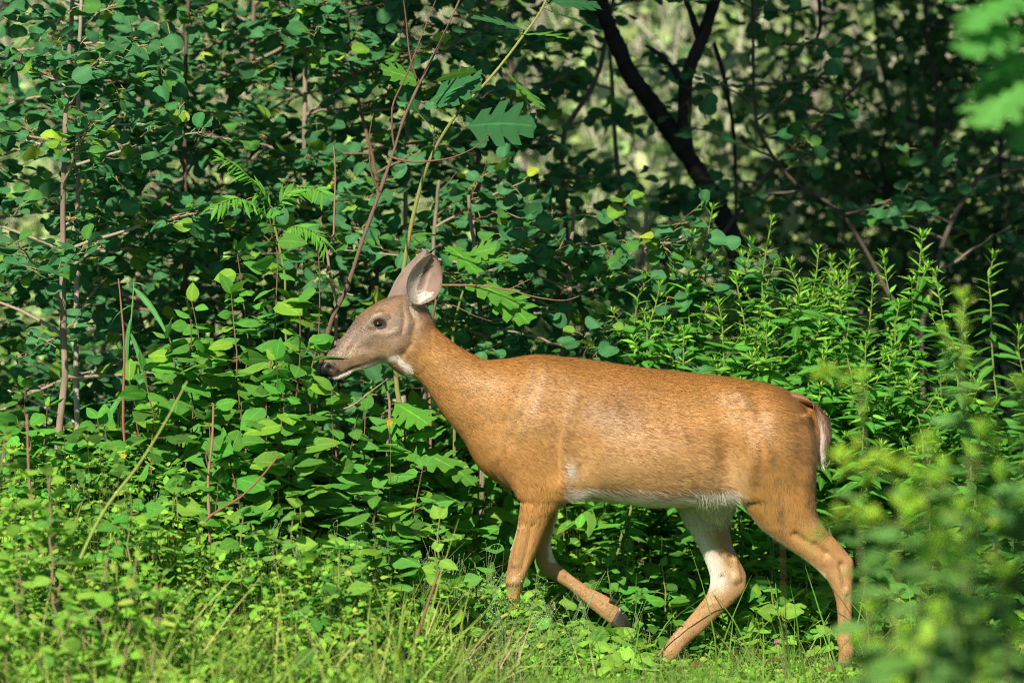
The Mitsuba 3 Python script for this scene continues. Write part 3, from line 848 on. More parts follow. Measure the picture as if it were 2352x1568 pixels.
def tube(P, r, sides=5):
    P = np.asarray(P, float)
    r = np.broadcast_to(r, (len(P),))
    t = unit(np.gradient(P, axis=0))
    ref = np.where(np.abs(t[:, 2:3]) < .9, [[0, 0, 1.0]], [[1.0, 0, 0]]) if np.ptp(np.abs(t[:, 2])) < .3 or True else None
    ref = np.broadcast_to([0.17, 0.93, 0.31], t.shape)
    a = unit(np.cross(t, ref))
    b = np.cross(t, a)
    ang = np.arange(sides) * 2 * np.pi / sides
    n = np.cos(ang)[None, :, None] * a[:, None] + np.sin(ang)[None, :, None] * b[:, None]
    V = P[:, None] + r[:, None, None] * n
    return V.reshape(-1, 3), tri(grid_faces(len(P), sides, True))[:, ::-1].copy() * 1, n.reshape(-1, 3)


def wander(p0, p1, n, amp, rng):
    """a slightly crooked line from p0 to p1"""
    t = np.linspace(0, 1, n)[:, None]
    p = np.asarray(p0) * (1 - t) + np.asarray(p1) * t
    L = np.linalg.norm(np.asarray(p1) - np.asarray(p0))
    o = np.cumsum(rng.normal(0, 1, (n, 3)), 0)
    o = o - o[0] - t * (o[-1] - o[0])
    return p + o * amp * L / math.sqrt(n)


def bark(P_len, base, rng, vary=.25):
    return base * (1 + rng.uniform(-vary, vary, (P_len, 1)))


def in_frame(p):
    q = pix(p)
    return (q[:, 0] > -10) & (q[:, 0] < 2362) & (q[:, 1] > -10) & (q[:, 1] < 1578)


class Plant:
    """one plant: trunk or stem, branches, leaves; the leaves that show largest are entries, the rest one part"""

    def __init__(self, name, label, category, group=None):
        self.key = thing(name, label, category, group)
        self.parts, self.sets, self.used = [], [], {}

    def part(self, name, heap, bsdf='m_wood', **tags):
        n = self.used.get(name, -1) + 1
        self.used[name] = n
        heap.build(f'{self.key}__{name}' + (f'_{n:03d}' if n else ''), bsdf, **tags)

    def leaves(self, kind, pos, d, n, size, wide=1.0):
        if len(pos):
            self.sets.append((kind, frames(pos, d, n, size, wide)))

    def finish(self, rng, most=300, rest='foliage', loose=False):
        self.sets = [(k_, m[allowed(m[:, :3, 3] + m[:, :3, 0] * .5, rng)]) for k_, m in self.sets]
        M = np.concatenate([m for _, m in self.sets])
        ki = np.concatenate([np.full(len(m), i) for i, (_, m) in enumerate(self.sets)])
        ctr = M[:, :3, 3] + M[:, :3, 0] * .5
        toward = unit(EYE - ctr)
        area = np.abs((unit(M[:, :3, 2]) * toward).sum(1)) * np.linalg.norm(M[:, :3, 0], axis=1) * np.linalg.norm(M[:, :3, 1], axis=1) * in_frame(ctr)
        area *= 1 + .5 * ss(0, .4, ctr[:, 1].mean() - ctr[:, 1])          # nearer leaves hide the others
        order = np.argsort(-area)
        single = order[:most] if not loose else order[:0]
        single = single[area[single] > 0]
        for i, (kind, m) in enumerate(self.sets):
            mine = single[ki[single] == i]
            for j in mine:
                n = self.used.get('leaf', -1) + 1
                self.used['leaf'] = n
                g = kind.key(int(rng.integers(0, len(kind.shapes))), int(rng.random() ** 1.5 * len(kind.tints)))
                scene[f'{self.key}__leaf' + (f'_{n:03d}' if n else '')] = {'type': 'instance', 'to_world': T(M[j].tolist()), 'shapes': {'type': 'ref', 'id': g}}
        left = np.setdiff1d(np.arange(len(M)), single)
        if len(left):
            by = {}
            for i, (kind, m) in enumerate(self.sets):
                mine = left[ki[left] == i]
                if len(mine):
                    by.setdefault(kind.bsdf, Heap()).leaves(kind, M[mine], rng)
            for k, h in enumerate(by.values()):
                h.build(f'{self.key}__{rest}' + (f'_{k:03d}' if k else ''), list(by)[k], kind='stuff')


def tints(base, n, rng, dv_=.22, dh=.10):
    base = np.array(base)
    return [base * (1 + rng.uniform(-dv_, dv_)) * (1 + rng.uniform(-dh, dh, 3)) for _ in range(n)]


kr = np.random.default_rng(5)
ASPEN = Kind('aspen', [leaf_shape(w_aspen, FIVE, cos_rows(7), s, cup=.28 * (-1) ** s, fold=.22 * (s % 2), curl=.10 + .14 * (s % 3), ripple=.028, tip=.0) for s in range(5)],
             tints([.082, .262, .115], 6, kr) + [np.array([.20, .40, .06]), np.array([.10, .29, .065])])
NEWASPEN = Kind('young_aspen', ASPEN.shapes[:2], tints([.42, .60, .07], 3, kr))
OVATE = Kind('shrub', [leaf_shape(w_ovate, SEVEN, cos_rows(8), 20 + s, cup=.35 * (1 if s % 2 else -.6), fold=.45, curl=.22 + .12 * s, rib=1.5, ripple=.022) for s in range(4)],
             tints([.115, .37, .058], 7, kr, .38, .14) + [np.array([.25, .50, .06]), np.array([.20, .42, .07])])
LANCE = Kind('goldenrod', [leaf_shape(w_lance, FIVE, cos_rows(7), 40 + s, fold=.6, curl=.40 + .28 * s, rib=1.35, ripple=.014) for s in range(4)],
             tints([.100, .335, .052], 5, kr))
FRESH = Kind('goldenrod_tip', LANCE.shapes[:3], tints([.25, .55, .075], 3, kr))
COVER = Kind('cover', [leaf_shape(w_ovate, THREE, np.array([0, .18, .42, .7, 1.0]), 60 + s, fold=.4, curl=.25 * s, rib=1.15, ripple=.03) for s in range(4)],
             tints([.24, .51, .068], 5, kr) + [np.array([.44, .57, .11]), np.array([.13, .32, .07])])
HEART = Kind('heart', [leaf_shape(w_heart, FIVE, cos_rows(6), 70 + s, fold=.3, curl=.2 + .1 * s, rib=1.2, ripple=.02) for s in range(3)],
             tints([.24, .46, .07], 4, kr) + [np.array([.15, .38, .08])])
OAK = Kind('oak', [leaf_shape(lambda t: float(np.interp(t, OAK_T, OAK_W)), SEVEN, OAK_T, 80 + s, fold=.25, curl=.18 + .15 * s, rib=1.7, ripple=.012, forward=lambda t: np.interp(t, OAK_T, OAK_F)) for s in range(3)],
           tints([.060, .22, .085], 3, kr))  # shadowed leaf faces put into a darker oak tint
OAKLIT = Kind('lit_oak', OAK.shapes, tints([.14, .41, .06], 3, kr))  # lighter copy of the oak leaf, backlit look put into its colour
BROAD = Kind('broad', [leaf_shape(w_ovate, THREE, np.array([0, .25, .6, 1.0]), 90 + s, fold=.3, curl=.3, ripple=.03) for s in range(3)],
             tints([.15, .30, .08], 5, kr) + [np.array([.28, .38, .11])])
BLADE = Kind('blade', [leaf_shape(lambda t: .010 * (1 - t) ** .6 + .001, (-1, 1), np.linspace(0, 1, 6), 95 + s, curl=.35 + .5 * s, ripple=.0) for s in range(4)],
             tints([.20, .40, .075], 4, kr) + [np.array([.36, .46, .17])], bsdf='m_grass')
BROWN = Kind('dead', OVATE.shapes, tints([.26, .15, .07], 4, kr))
SHADELEAF = Kind('dark', BROAD.shapes, tints([.065, .165, .050], 4, kr))  # shade on the dark bushes put into a darker leaf colour
STRAP = Kind('strap', [leaf_shape(lambda t: .045 * (math.sin(math.pi * t ** .6) if 0 < t < 1 else 0), FIVE, cos_rows(9), 99 + s, fold=.8, curl=.9, rib=1.3, ripple=.002) for s in range(2)],
             tints([.12, .35, .11], 3, kr))
# ------------------------------------------------------------------ ground and far terrain (the setting)
def soil(p, n, uv):
    a = mikit.fbm(p.x * 3, p.y * 3, 0, 4)
    b = mikit.noise(p.x * 60, p.y * 60, p.z * 60)
    return mikit.mix([.030, .028, .014], [.055, .075, .022], mikit.smoothstep(.35, .7, a)) * (.6 + .7 * b)


scene['m_soil'] = {'type': 'diffuse', 'reflectance': mikit.proc(soil)}
gx, gy = np.meshgrid(np.concatenate([np.linspace(-60, -4, 24), np.linspace(-3.6, 3.6, 80), np.linspace(4, 60, 24)]), np.concatenate([np.linspace(-30, -4, 14), np.linspace(-3.7, 6, 100), np.linspace(6.5, 90, 50)]), indexing='ij')


def ground_z(x, y):
    p = np.stack([x, y, 0 * x], -1)
    return .05 * (meshkit.fbm(p * .9 + 40, 3, seed=2) - .5) * ss(.25, 1.2, np.hypot(np.maximum(np.abs(x - .1) - .75, 0), y)) + .10 * np.clip(y - 9, 0, 100) * ss(9, 16, y)


gz = ground_z(gx, gy)
mesh('ground', np.stack([gx, gy, gz], -1).reshape(-1, 3), tri(grid_faces(*gx.shape))[:, ::-1].copy(), [.1, .1, .1], 'm_soil', label='ground of the clearing under the plants', kind='structure')

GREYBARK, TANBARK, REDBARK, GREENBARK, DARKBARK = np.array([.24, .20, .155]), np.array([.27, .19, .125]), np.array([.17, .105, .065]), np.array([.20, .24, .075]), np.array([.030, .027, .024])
PETIOLE = np.array([.42, .40, .15])
VIEW = unit(EYE - np.array([0, 1, 1.0]))


# ------------------------------------------------------------------ aspen saplings
def aspen(path, y, top, label, seed, n_branch=30, low=.35, reach=.62, r0=.014, bark_col=GREYBARK, leaf=.056, dense=1.0, most=300, sway=.02, name='aspen_sapling'):
    """path: the trunk in photo pixels, upwards; top: height at which it is cut"""
    rng = np.random.default_rng(seed)
    P = np.array([at(px, py, y) for px, py in path])
    base = P[0].copy()
    base[2] = ground_z(base[0], base[1]) - .03
    tip = P[-1] + unit(P[-1] - P[-2]) * .01
    tip = tip + (tip - P[-2]) / max(.05, (tip - P[-2])[2]) * max(0, top - tip[2])
    K = np.vstack([base, P, tip])
    K = K[np.argsort(K[:, 2])]
    t = np.concatenate([[0], np.cumsum(np.linalg.norm(np.diff(K, axis=0), axis=1))])
    keep = np.concatenate([[True], np.diff(t) > 1e-4])
    tt = np.linspace(0, t[-1], 40)
    trunk = PchipInterpolator(t[keep], K[keep])(tt)
    trunk[:, :2] += np.cumsum(rng.normal(0, .0018, (40, 2)), 0)
    rad = r0 * (1 - .60 * tt / t[-1])
    pl = Plant(name, label, 'sapling', None)
    h = Heap()
    V, F_, N = tube(trunk, rad * (1 + rng.normal(0, .05, 40)), 9)
    C = np.repeat(bark(40, bark_col, rng), 9, 0) * (1 + rng.uniform(-.18, .18, (360, 1)))
    h.add(V, F_, N, C)
    pl.part('trunk', h)
    zs_ = trunk[:, 2]
    nb = n_branch
    for b in range(nb):
        z0 = low + (top - .1 - low) * (b + rng.uniform(0, 1)) / nb
        i = int(np.argmin(np.abs(zs_ - z0)))
        az = b * 2.4 + rng.normal(0, .5)
        L = reach * rng.uniform(.55, 1.1) * (1 - .45 * max(0, (z0 - 1.2) / max(.8, top - 1.2)))
        el = rng.uniform(.05, .55)
        d0 = np.array([math.cos(az) * math.cos(el), math.sin(az) * math.cos(el) * .75, math.sin(el)])
        n = 9
        s = np.linspace(0, 1, n)[:, None]
        B = trunk[i] + d0 * L * s + np.array([0, 0, -.10 * L]) * s ** 2
        B[1:] += np.cumsum(rng.normal(0, .012 * L, (n - 1, 3)), 0)
        hb = Heap()
        hb.tube(B, rad[i] * .50 * (1 - .8 * s[:, 0]) + .0014, (bark_col + [.06, .06, .05]) * rng.uniform(.8, 1.2), 5)
        pos, dr_, nr_ = [], [], []
        bd = unit(np.gradient(B, axis=0))
        lines = [(B[2:], bd[2:])]
        for k in range(int(L / .085 * dense)):
            q = rng.uniform(.2, .95)
            f = q * (n - 1)
            j = int(f)
            o = B[j] * (1 - (f - j)) + B[j + 1] * (f - j)
            sd = unit(bd[j] * .7 + rng.normal(0, .55, 3) * [1, 1, .45] + [0, 0, .08])
            l2 = rng.uniform(.08, .24) * (1.1 - .4 * q)
            m = 6
            tw = o + sd * l2 * np.linspace(0, 1, m)[:, None] + np.cumsum(rng.normal(0, .004, (m, 3)), 0)
            hb.tube(tw, np.linspace(.0018, .0008, m), TANBARK * rng.uniform(.6, 1.0), 3)
            lines.append((tw, np.repeat(sd[None], m, 0)))
        for ln, ld in lines:
            seglen = np.linalg.norm(ln[-1] - ln[0])
            c = max(2, int(seglen / .027 * dense))
            q = np.sort(rng.uniform(.15, 1, c)) * (len(ln) - 1)
            j = np.minimum(q.astype(int), len(ln) - 2)
            o = ln[j] * (1 - (q - j))[:, None] + ln[j + 1] * (q - j)[:, None]
            side = unit(ld[j] * .5 + np.cross(ld[j], [0, 0, 1]) * (np.where(np.arange(c) % 2, 1, -1) * rng.uniform(.6, 1.2, c))[:, None] + rng.normal(0, .35, (c, 3)) + [0, 0, .1])
            pt = rng.uniform(.018, .042, c)[:, None]
            e = o + side * pt + np.array([0, 0, -.004])
            for a_, b_ in zip(o, e):
                hb.tube(np.array([a_, (a_ + b_) / 2 + [0, 0, .002], b_]), .0011, PETIOLE, 3)
            pos.append(e)
            dr_.append(unit(side * 1.0 + rng.normal(0, .35, (c, 3)) * [1, 1, .7] + [0, 0, -.15]))
            nr_.append(unit(np.array([0, 0, .92]) + np.array([0, -.34, 0]) + rng.normal(0, .36, (c, 3))))
        pl.part('branch', hb)
        pos = np.vstack(pos)
        new = rng.random(len(pos)) < .012
        nr_, dr_ = np.vstack(nr_), np.vstack(dr_)
        size = leaf * rng.uniform(.68, 1.22, len(pos))
        pl.leaves(ASPEN, pos[~new], dr_[~new], nr_[~new], size[~new], rng.uniform(.9, 1.1, (~new).sum()))
        pl.leaves(NEWASPEN, pos[new], dr_[new], nr_[new], size[new])
    pl.finish(rng, most)
    return pl


A = [  # trunk path in photo pixels (upwards), depth, cut height, label, options
    ([(-40, 900), (-30, 300), (-40, 0)], 1.5, 2.7, 'aspen sapling cut by the left edge of the picture, its leaves filling the left margin', dict()),
    ([(136, 1040), (152, 850), (152, 600), (158, 300), (172, 0)], .45, 2.5, 'slender aspen sapling with a bare brown-grey stem, the first upright stem from the left', dict(r0=.0135, bark_col=np.array([.28, .215, .17]), n_branch=20, low=.9)),
    ([(178, 900), (182, 500), (192, 120), (200, 0)], 1.0, 2.6, 'pale grey aspen sapling standing just behind the first brown stem from the left', dict(r0=.0115, bark_col=np.array([.40, .36, .30]), n_branch=26)),
    ([(330, 900), (318, 500), (300, 0)], 2.3, 2.7, 'leafy aspen sapling between the first pale stem and the dark stem on the left', dict()),
    ([(428, 760), (422, 500), (424, 200), (430, 0)], 1.6, 2.6, 'aspen sapling with a dark brown stem at the middle of the left half', dict(r0=.012, bark_col=np.array([.13, .09, .065]))),
    ([(560, 800), (570, 400), (585, 0)], 2.6, 2.7, 'aspen sapling behind the bright compound leaf left of the deer', dict()),
    ([(700, 800), (688, 400), (690, 0)], 1.7, 2.6, 'aspen sapling with round dark green leaves above the deer\'s muzzle', dict()),
    ([(860, 700), (868, 480), (800, 120), (790, 0)], 1.5, 2.6, 'aspen sapling with a reddish brown stem above the deer\'s forehead', dict(r0=.010, bark_col=np.array([.16, .10, .07]))),
    ([(930, 800), (938, 500), (948, 120), (938, 0)], 2.0, 2.7, 'pale greenish aspen sapling rising behind the deer\'s ears', dict(r0=.012, bark_col=np.array([.33, .33, .24]))),
    ([(240, 900), (245, 500), (225, 0)], 3.2, 2.9, 'aspen sapling in the second row behind the two left stems', dict(most=160)),
    ([(480, 900), (505, 500), (520, 0)], 3.4, 2.9, 'aspen sapling in the second row behind the dark brown stem', dict(most=160)),
    ([(790, 900), (770, 400), (750, 0)], 3.3, 2.9, 'aspen sapling in the second row over the deer\'s head', dict(most=160)),
    ([(1085, 900), (1090, 500), (1110, 0)], 2.4, 2.9, 'shaded aspen sapling behind the lobed oak leaves', dict(leaf=.048)),
    ([(1255, 900), (1300, 560), (1290, 330), (1370, 180), (1410, 0)], 3.0, 3.0, 'shaded aspen sapling with a forked grey stem left of the dark tree', dict(reach=.42, bark_col=np.array([.16, .14, .12]))),
    ([(1190, 900), (1180, 500), (1170, 0)], 3.6, 3.0, 'deeply shaded aspen sapling in the second row above the deer\'s neck', dict(most=160)),
    ([(1440, 900), (1440, 600), (1420, 300)], 3.3, 2.6, 'shaded aspen sapling beside the foot of the dark tree', dict(most=200, n_branch=9, low=1.1)),
    ([(1110, 820), (1100, 720), (1090, 600)], 1.0, 1.45, 'low sunlit aspen above the deer\'s neck', dict(n_branch=12, low=.75, reach=.42)),
    ([(1290, 820), (1300, 720), (1310, 580)], 1.1, 1.40, 'low sunlit aspen above the deer\'s shoulder', dict(n_branch=13, low=.75, reach=.45)),
    ([(1470, 840), (1475, 720), (1480, 560)], 1.2, 1.42, 'low sunlit aspen between the deer\'s back and the dark tree', dict(n_branch=12, low=.8, reach=.42)),
    ([(980, 900), (990, 700), (1000, 560)], 1.3, 1.5, 'low leafy aspen right behind the deer\'s ears and neck', dict(n_branch=12, low=.7, reach=.4)),
]
for q, (path, y, top, label, opt) in enumerate(A):
    aspen(path, y, top, label, 300 + q, **opt)
# shaded sapling on the right: forked stem, sparse sprays of leaves against the light
aspen([(2130, 860), (2128, 760), (2150, 690), (2180, 560), (2235, 440), (2310, 350)], 2.3, 2.05, 'shaded aspen sapling on the right with dark round leaves', 360, n_branch=12, low=1.15, reach=.55, dense=.75, bark_col=np.array([.12, .10, .085]), most=220)
aspen([(2120, 800), (2050, 680), (1985, 560), (1930, 480), (1830, 420), (1740, 260), (1735, 60)], 2.2, 2.3, 'shaded aspen bough with sparse round leaves in front of the pale thicket', 361, n_branch=15, low=1.35, reach=.5, dense=.62, bark_col=np.array([.10, .085, .07]), r0=.011, most=260)
aspen([(1560, 700), (1640, 560), (1720, 440), (1800, 360)], 2.4, 1.9, 'shaded aspen spray hanging right of the dark trunk', 362, n_branch=5, low=1.35, reach=.40, dense=.6, bark_col=np.array([.10, .085, .07]), most=160)


# ------------------------------------------------------------------ leafy shrubs on the left
def shrub(px, y, top_py, label, seed, stems=4, spread=.28, size=.075, low_py=1350, group=None, name='leafy_shrub', category='shrub', kind=OVATE, col=REDBARK, step=.058, lean=0.0):
    rng = np.random.default_rng(seed)
    pl = Plant(name, label, category, group)
    g = at(px, 1400, y)
    g[2] = ground_z(g[0], g[1]) - .02
    for s in range(stems):
        tp = at(px, top_py, y)
        hgt = (tp[2] - g[2]) * (1.0 if s == 0 else rng.uniform(.6, .97))
        a = rng.uniform(0, 6.283)
        off = (0 if s == 0 else spread) * rng.uniform(.35, 1.0)
        p1 = g + [math.cos(a) * off + lean * hgt, math.sin(a) * off * .8, hgt]
        P = wander(g + rng.normal(0, .02, 3) * [1, 1, 0], p1, 14, .03, rng)
        h = Heap()
        h.tube(P, np.linspace(.0048, .0018, 14), bark(14, col, rng).repeat(6, 0), 6)
        L = np.linalg.norm(np.diff(P, axis=0), axis=1).sum()
        n = int(L / step)
        pos, d, nn = [], [], []
        turn = rng.uniform(0, 3.14)
        for k in range(n):
            q = (.22 + .78 * (k + .5) / n)
            f = q * 13
            j = min(int(f), 12)
            o = P[j] * (1 - f + j) + P[j + 1] * (f - j)
            turn += 1.57 + rng.normal(0, .3)
            for sgn in (0, math.pi):
                az = turn + sgn + rng.normal(0, .25)
                dd = np.array([math.cos(az), math.sin(az), rng.uniform(.05, .55)])
                side = rng.random() < .30 and q < .9
                if side:                                   # a side twig with a few leaves
                    l2 = rng.uniform(.08, .20) * (1.2 - q)
                    tw = wander(o, o + unit(dd) * l2, 5, .05, rng)
                    h.tube(tw, np.linspace(.0022, .0012, 5), col * .9, 4)
                    for e in range(2, 5):
                        for s3 in (-1, 1):
                            d3 = unit(unit(dd) * .8 + np.array([-math.sin(az), math.cos(az), 0]) * s3 + [0, 0, .1])
                            pos.append(tw[e] + d3 * .008)
                            d.append(d3)
                else:
                    e = o + unit(dd) * .012
                    h.tube(np.array([o, e]), .0010, GREENBARK, 3)
                    pos.append(e)
                    d.append(unit(dd + [0, 0, -.35]))
        d3 = unit(np.array([rng.normal(0, .5), rng.normal(0, .5), .8]))
        pos += [P[-1], P[-1]]
        d += [unit(d3 + [.5, -.2, 0]), unit(d3 + [-.5, .1, 0])]
        pl.part('stem', h)
        pos, d = np.array(pos), np.array(d)
        nn = unit(np.array([0, -.30, .9]) + rng.normal(0, .40, (len(pos), 3)))
        zq = (pos[:, 2] - g[2]) / hgt
        pl.leaves(kind, pos, d, nn, size * 1.28 * rng.uniform(.45, 1.22, len(pos)) * (1 - .35 * ss(.85, 1.0, zq)), rng.uniform(.85, 1.15, len(pos)))
    pl.finish(rng, 300)
    return pl


for q, (px, y, tp, st, sp, sz, lab) in enumerate([
        (620, -.05, 500, 5, .22, .078, 'tallest broad-leaved green shrub left of the deer\'s head'),
        (545, .10, 575, 5, .24, .074, 'broad-leaved shrub left of the tallest shrub, with drooping ovate leaves'),
        (440, -.10, 730, 5, .24, .080, 'broad-leaved shrub with reddish stems at mid height in the left half'),
        (690, -.30, 720, 4, .18, .072, 'broad-leaved shrub whose leaves overlap the deer\'s nose'),
        (330, -.30, 850, 5, .24, .084, 'low shrub with large pale ovate leaves near the left quarter'),
        (225, -.20, 960, 3, .15, .070, 'low broad-leaved shrub beside the first brown stem'),
        (60, -.40, 890, 3, .12, .070, 'low broad-leaved shrub nearest the left edge, rising out of the pale weeds'),
        (840, -.05, 940, 4, .22, .080, 'broad-leaved shrub right under the deer\'s throat'),
        (650, -.40, 900, 4, .22, .086, 'shrub with the largest leaves, in front of the tallest shrub'),
        (480, -.45, 960, 4, .22, .076, 'low shrub with a leaning red-brown stem, left of centre'),
        (960, .35, 930, 5, .24, .070, 'broad-leaved shrub in front of the deer\'s chest'),
        (870, -.75, 1120, 3, .14, .085, 'low dark-leaved shrub with an upright brown stem left of the foreleg'),
        (1050, .30, 1030, 4, .20, .066, 'low leafy shrub close to the deer\'s chest and foreleg'),
        (120, -1.0, 1060, 3, .10, .052, 'tall loose weed in the lower left, right of the pale dry stalk'), (300, -1.3, 1130, 3, .10, .050, 'tall loose weed under the leaning pale stem'), (410, -.9, 1100, 3, .12, .056, 'tall leafy weed left of the upright pale brown stick'),
        (560, -1.1, 1180, 3, .12, .052, 'leafy weed right of the upright pale brown stick, low down'), (690, -1.0, 1160, 3, .12, .058, 'leafy weed standing in the ground cover left of the dark-leaved shrub'), (780, -1.3, 1260, 3, .10, .050, 'low weed in the ground cover left of the thick dry stalk'),
        (1010, -.7, 1190, 3, .10, .054, 'leafy weed in front of the white-flowered haze, left of the near foreleg'), (1090, -.5, 1290, 3, .10, .050, 'low weed just left of the near forefoot'),
]):
    weed = q > 12
    shrub(px, y, tp, lab, 500 + q, st, sp, sz, name='weed' if weed else 'leafy_shrub', category='weed' if weed else 'shrub', kind=HEART if weed and q % 2 else OVATE, col=GREENBARK if weed else REDBARK)


# ------------------------------------------------------------------ goldenrod behind the deer
def goldenrod(px, top_py, y, label, seed, lean=0.0, size=.082, name='goldenrod', group=None, plume=False, colour=None, most=300, step=.0125, branch=1.2, kind=None, tipk=None):
    rng = np.random.default_rng(seed)
    kind, tipk = kind or LANCE, tipk or FRESH
    pl = Plant(name, label, 'plant', group)
    tp = at(px, top_py, y)
    g = np.array([tp[0] - lean * tp[2] + rng.normal(0, .03), y + rng.normal(0, .04), 0])
    g[2] = ground_z(g[0], g[1]) - .01
    P = wander(g, tp, 18, .030, rng)
    h = Heap()
    h.tube(P, np.linspace(.0062, .0020, 18), bark(18, GREENBARK * [.9, 1, 1], rng, .15).repeat(6, 0), 6)
    lines = [(P, 1.0)]
    L = tp[2] - g[2]
    for k in range(int(branch * 9)):
        q = rng.uniform(.50, .92)
        j = int(q * 17)
        az = rng.uniform(0, 6.283)
        l2 = rng.uniform(.12, .28) * (1.25 - q)
        B = P[j] + unit(np.array([math.cos(az) * .8, math.sin(az) * .8, 1.0])) * l2 * np.linspace(0, 1, 7)[:, None]
        B[:, 2] += .15 * l2 * np.linspace(0, 1, 7) ** 2
        h.tube(B, np.linspace(.0022, .0012, 7), GREENBARK, 4)
        lines.append((B, .6))
    pl.part('stem', h)
    for ln, sc in lines:
        m = len(ln) - 1
        l = np.linalg.norm(np.diff(ln, axis=0), axis=1).sum()
        n = int(l / (step * (1.0 if sc == 1 else .8)))
        q = (np.arange(n) + rng.uniform(0, 1, n)) / n
        q = .10 + .90 * q if sc == 1 else .15 + .85 * q
        f = q * m
        j = np.minimum(f.astype(int), m - 1)
        o = ln[j] * (1 - f + j)[:, None] + ln[j + 1] * (f - j)[:, None]
        ax = unit(ln[j + 1] - ln[j])
        az = np.arange(n) * 2.4 + rng.normal(0, .3, n)
        out = np.stack([np.cos(az), np.sin(az), np.zeros(n)], 1)
        up = .25 + 1.3 * ss(.82, 1.0, q) + rng.normal(0, .15, n)
        d = unit(out + ax * up[:, None])
        nn = unit(ax * 1.0 - out * (.2 + up * .6)[:, None] + [0, -.25, 0] + rng.normal(0, .22, (n, 3)))
        s = size * sc ** .4 * (1.15 - .35 * ss(.6, 1.0, q)) * rng.uniform(.7, 1.15, n) * (.7 + .3 * ss(.0, .25, q))
        fresh = q > (.88 if sc == 1 else .62)
        pl.leaves(kind, o[~fresh], d[~fresh], nn[~fresh], s[~fresh], rng.uniform(.8, 1.2, (~fresh).sum()))
        pl.leaves(tipk, o[fresh], d[fresh], nn[fresh], s[fresh] * .75, rng.uniform(.7, 1.0, fresh.sum()))
        k = 7
        az = np.arange(k) * 2.4
        d = unit(np.stack([np.cos(az) * .5, np.sin(az) * .5, np.full(k, 1.0)], 1) + ax[-1] * .5)
        pl.leaves(tipk, np.repeat(ln[-1:], k, 0), d, unit(-np.stack([np.cos(az), np.sin(az), np.full(k, -.4)], 1)), np.full(k, size * .42 * sc ** .5), np.full(k, .8))
    pl.finish(rng, most)
    return pl, P


G = [(1395, 655, 1.05), (1480, 640, .95), (1545, 600, 1.2), (1590, 545, 1.0), (1636, 482, 1.1), (1690, 640, .8), (1725, 560, 1.25), (1772, 508, 1.05), (1815, 610, .85), (1840, 655, 1.3), (1880, 575, 1.1),
     (1925, 640, .9), (1955, 588, 1.25), (2005, 640, 1.0), (2030, 590, 1.15), (2065, 700, .9), (2118, 545, 1.1), (2148, 630, .95), (2165, 800, 1.05), (1440, 720, 1.3), (1650, 700, .75), (1760, 760, .7), (1900, 800, .7), (2090, 860, .75), (1990, 780, .65), (1515, 660, .8), (1570, 760, .7), (1705, 590, 1.35), (1800, 700, 1.2), (1860, 690, 1.05), (1910, 600, 1.4), (2050, 800, .8)]
order = np.argsort([g_[0] for g_ in G])
NTH = ['first', 'second', 'third', 'fourth', 'fifth', 'sixth', 'seventh', 'eighth', 'ninth', 'tenth', 'eleventh', 'twelfth', 'thirteenth', 'fourteenth', 'fifteenth', 'sixteenth', 'seventeenth', 'eighteenth', 'nineteenth', 'twentieth',
       'twenty-first', 'twenty-second', 'twenty-third', 'twenty-fourth', 'twenty-fifth', 'twenty-sixth', 'twenty-seventh', 'twenty-eighth', 'twenty-ninth', 'thirtieth', 'thirty-first', 'thirty-second', 'thirty-third']
for rank, q in enumerate(order):
    px, tp, y = G[q]
    goldenrod(px, tp, y, f'bright green unopened goldenrod behind the deer\'s back, {NTH[rank]} stem tip from the left', 700 + int(q), lean=.15 * math.sin(q * 2.1), size=.082 * (.78 + .4 * ((q * .618) % 1)), group='goldenrod stems behind the deer')
goldenrod(2282, 590, 1.35, 'tall shaded goldenrod nearest the right edge', 740, size=.085, branch=0)
goldenrod(2215, 700, 1.6, 'shaded goldenrod left of the tall one at the right edge', 741, size=.075, branch=.3)
goldenrod(2340, 760, 1.1, 'shaded goldenrod cut by the right edge', 742, size=.075, branch=.3)
# ------------------------------------------------------------------ oak saplings with lobed leaves, bare twigs, compound leaf, reed
def px_path(pts):
    """[(px, py, y), ...] -> smooth world polyline"""
    K = np.array([at(*p) for p in pts])
    t = np.concatenate([[0], np.cumsum(np.linalg.norm(np.diff(K, axis=0), axis=1))])
    return PchipInterpolator(t, K)(np.linspace(0, t[-1], max(8, 6 * len(pts))))


def to_ground(P, dx=0.0, n=10):
    """P with a tail that runs down to the ground"""
    g = P[0] + [dx, .05, 0]
    g[2] = ground_z(g[0], g[1]) - .02
    return np.vstack([wander(g, P[0], n, .01, np.random.default_rng(1))[:-1], P])


rng = np.random.default_rng(77)
pl = Plant('oak_sapling', 'oak sapling with a leaning yellow-green stem and large lobed leaves right of the bare twig', 'sapling')
h = Heap()
P = to_ground(px_path([(905, 820, .55), (930, 600, .5), (975, 400, .45), (1040, 275, .35), (1130, 175, .3), (1200, 85, .3), (1248, 15, .3), (1262, -20, .3)]), .1)
h.tube(P, np.linspace(.009, .0034, len(P)), np.array([.27, .29, .10]), 7)
pl.part('stem', h)


def oak_leaf(base, tip_, face, wide=1.0, kind=None):
    b, t = at(*base), at(*tip_)
    pl.leaves(kind or OAK, b[None], (t - b)[None], np.array([face], float), np.linalg.norm(t - b), wide)
    hh_ = Heap()
    j = int(np.argmin(np.linalg.norm(P - b, axis=1)))
    if np.linalg.norm(P[j] - b) < .16:
        hh_.tube(np.array([P[j], (P[j] + b) / 2 + [0, 0, .004], b]), .0011, GREENBARK, 4)
        pl.part('leaf_stalk', hh_)


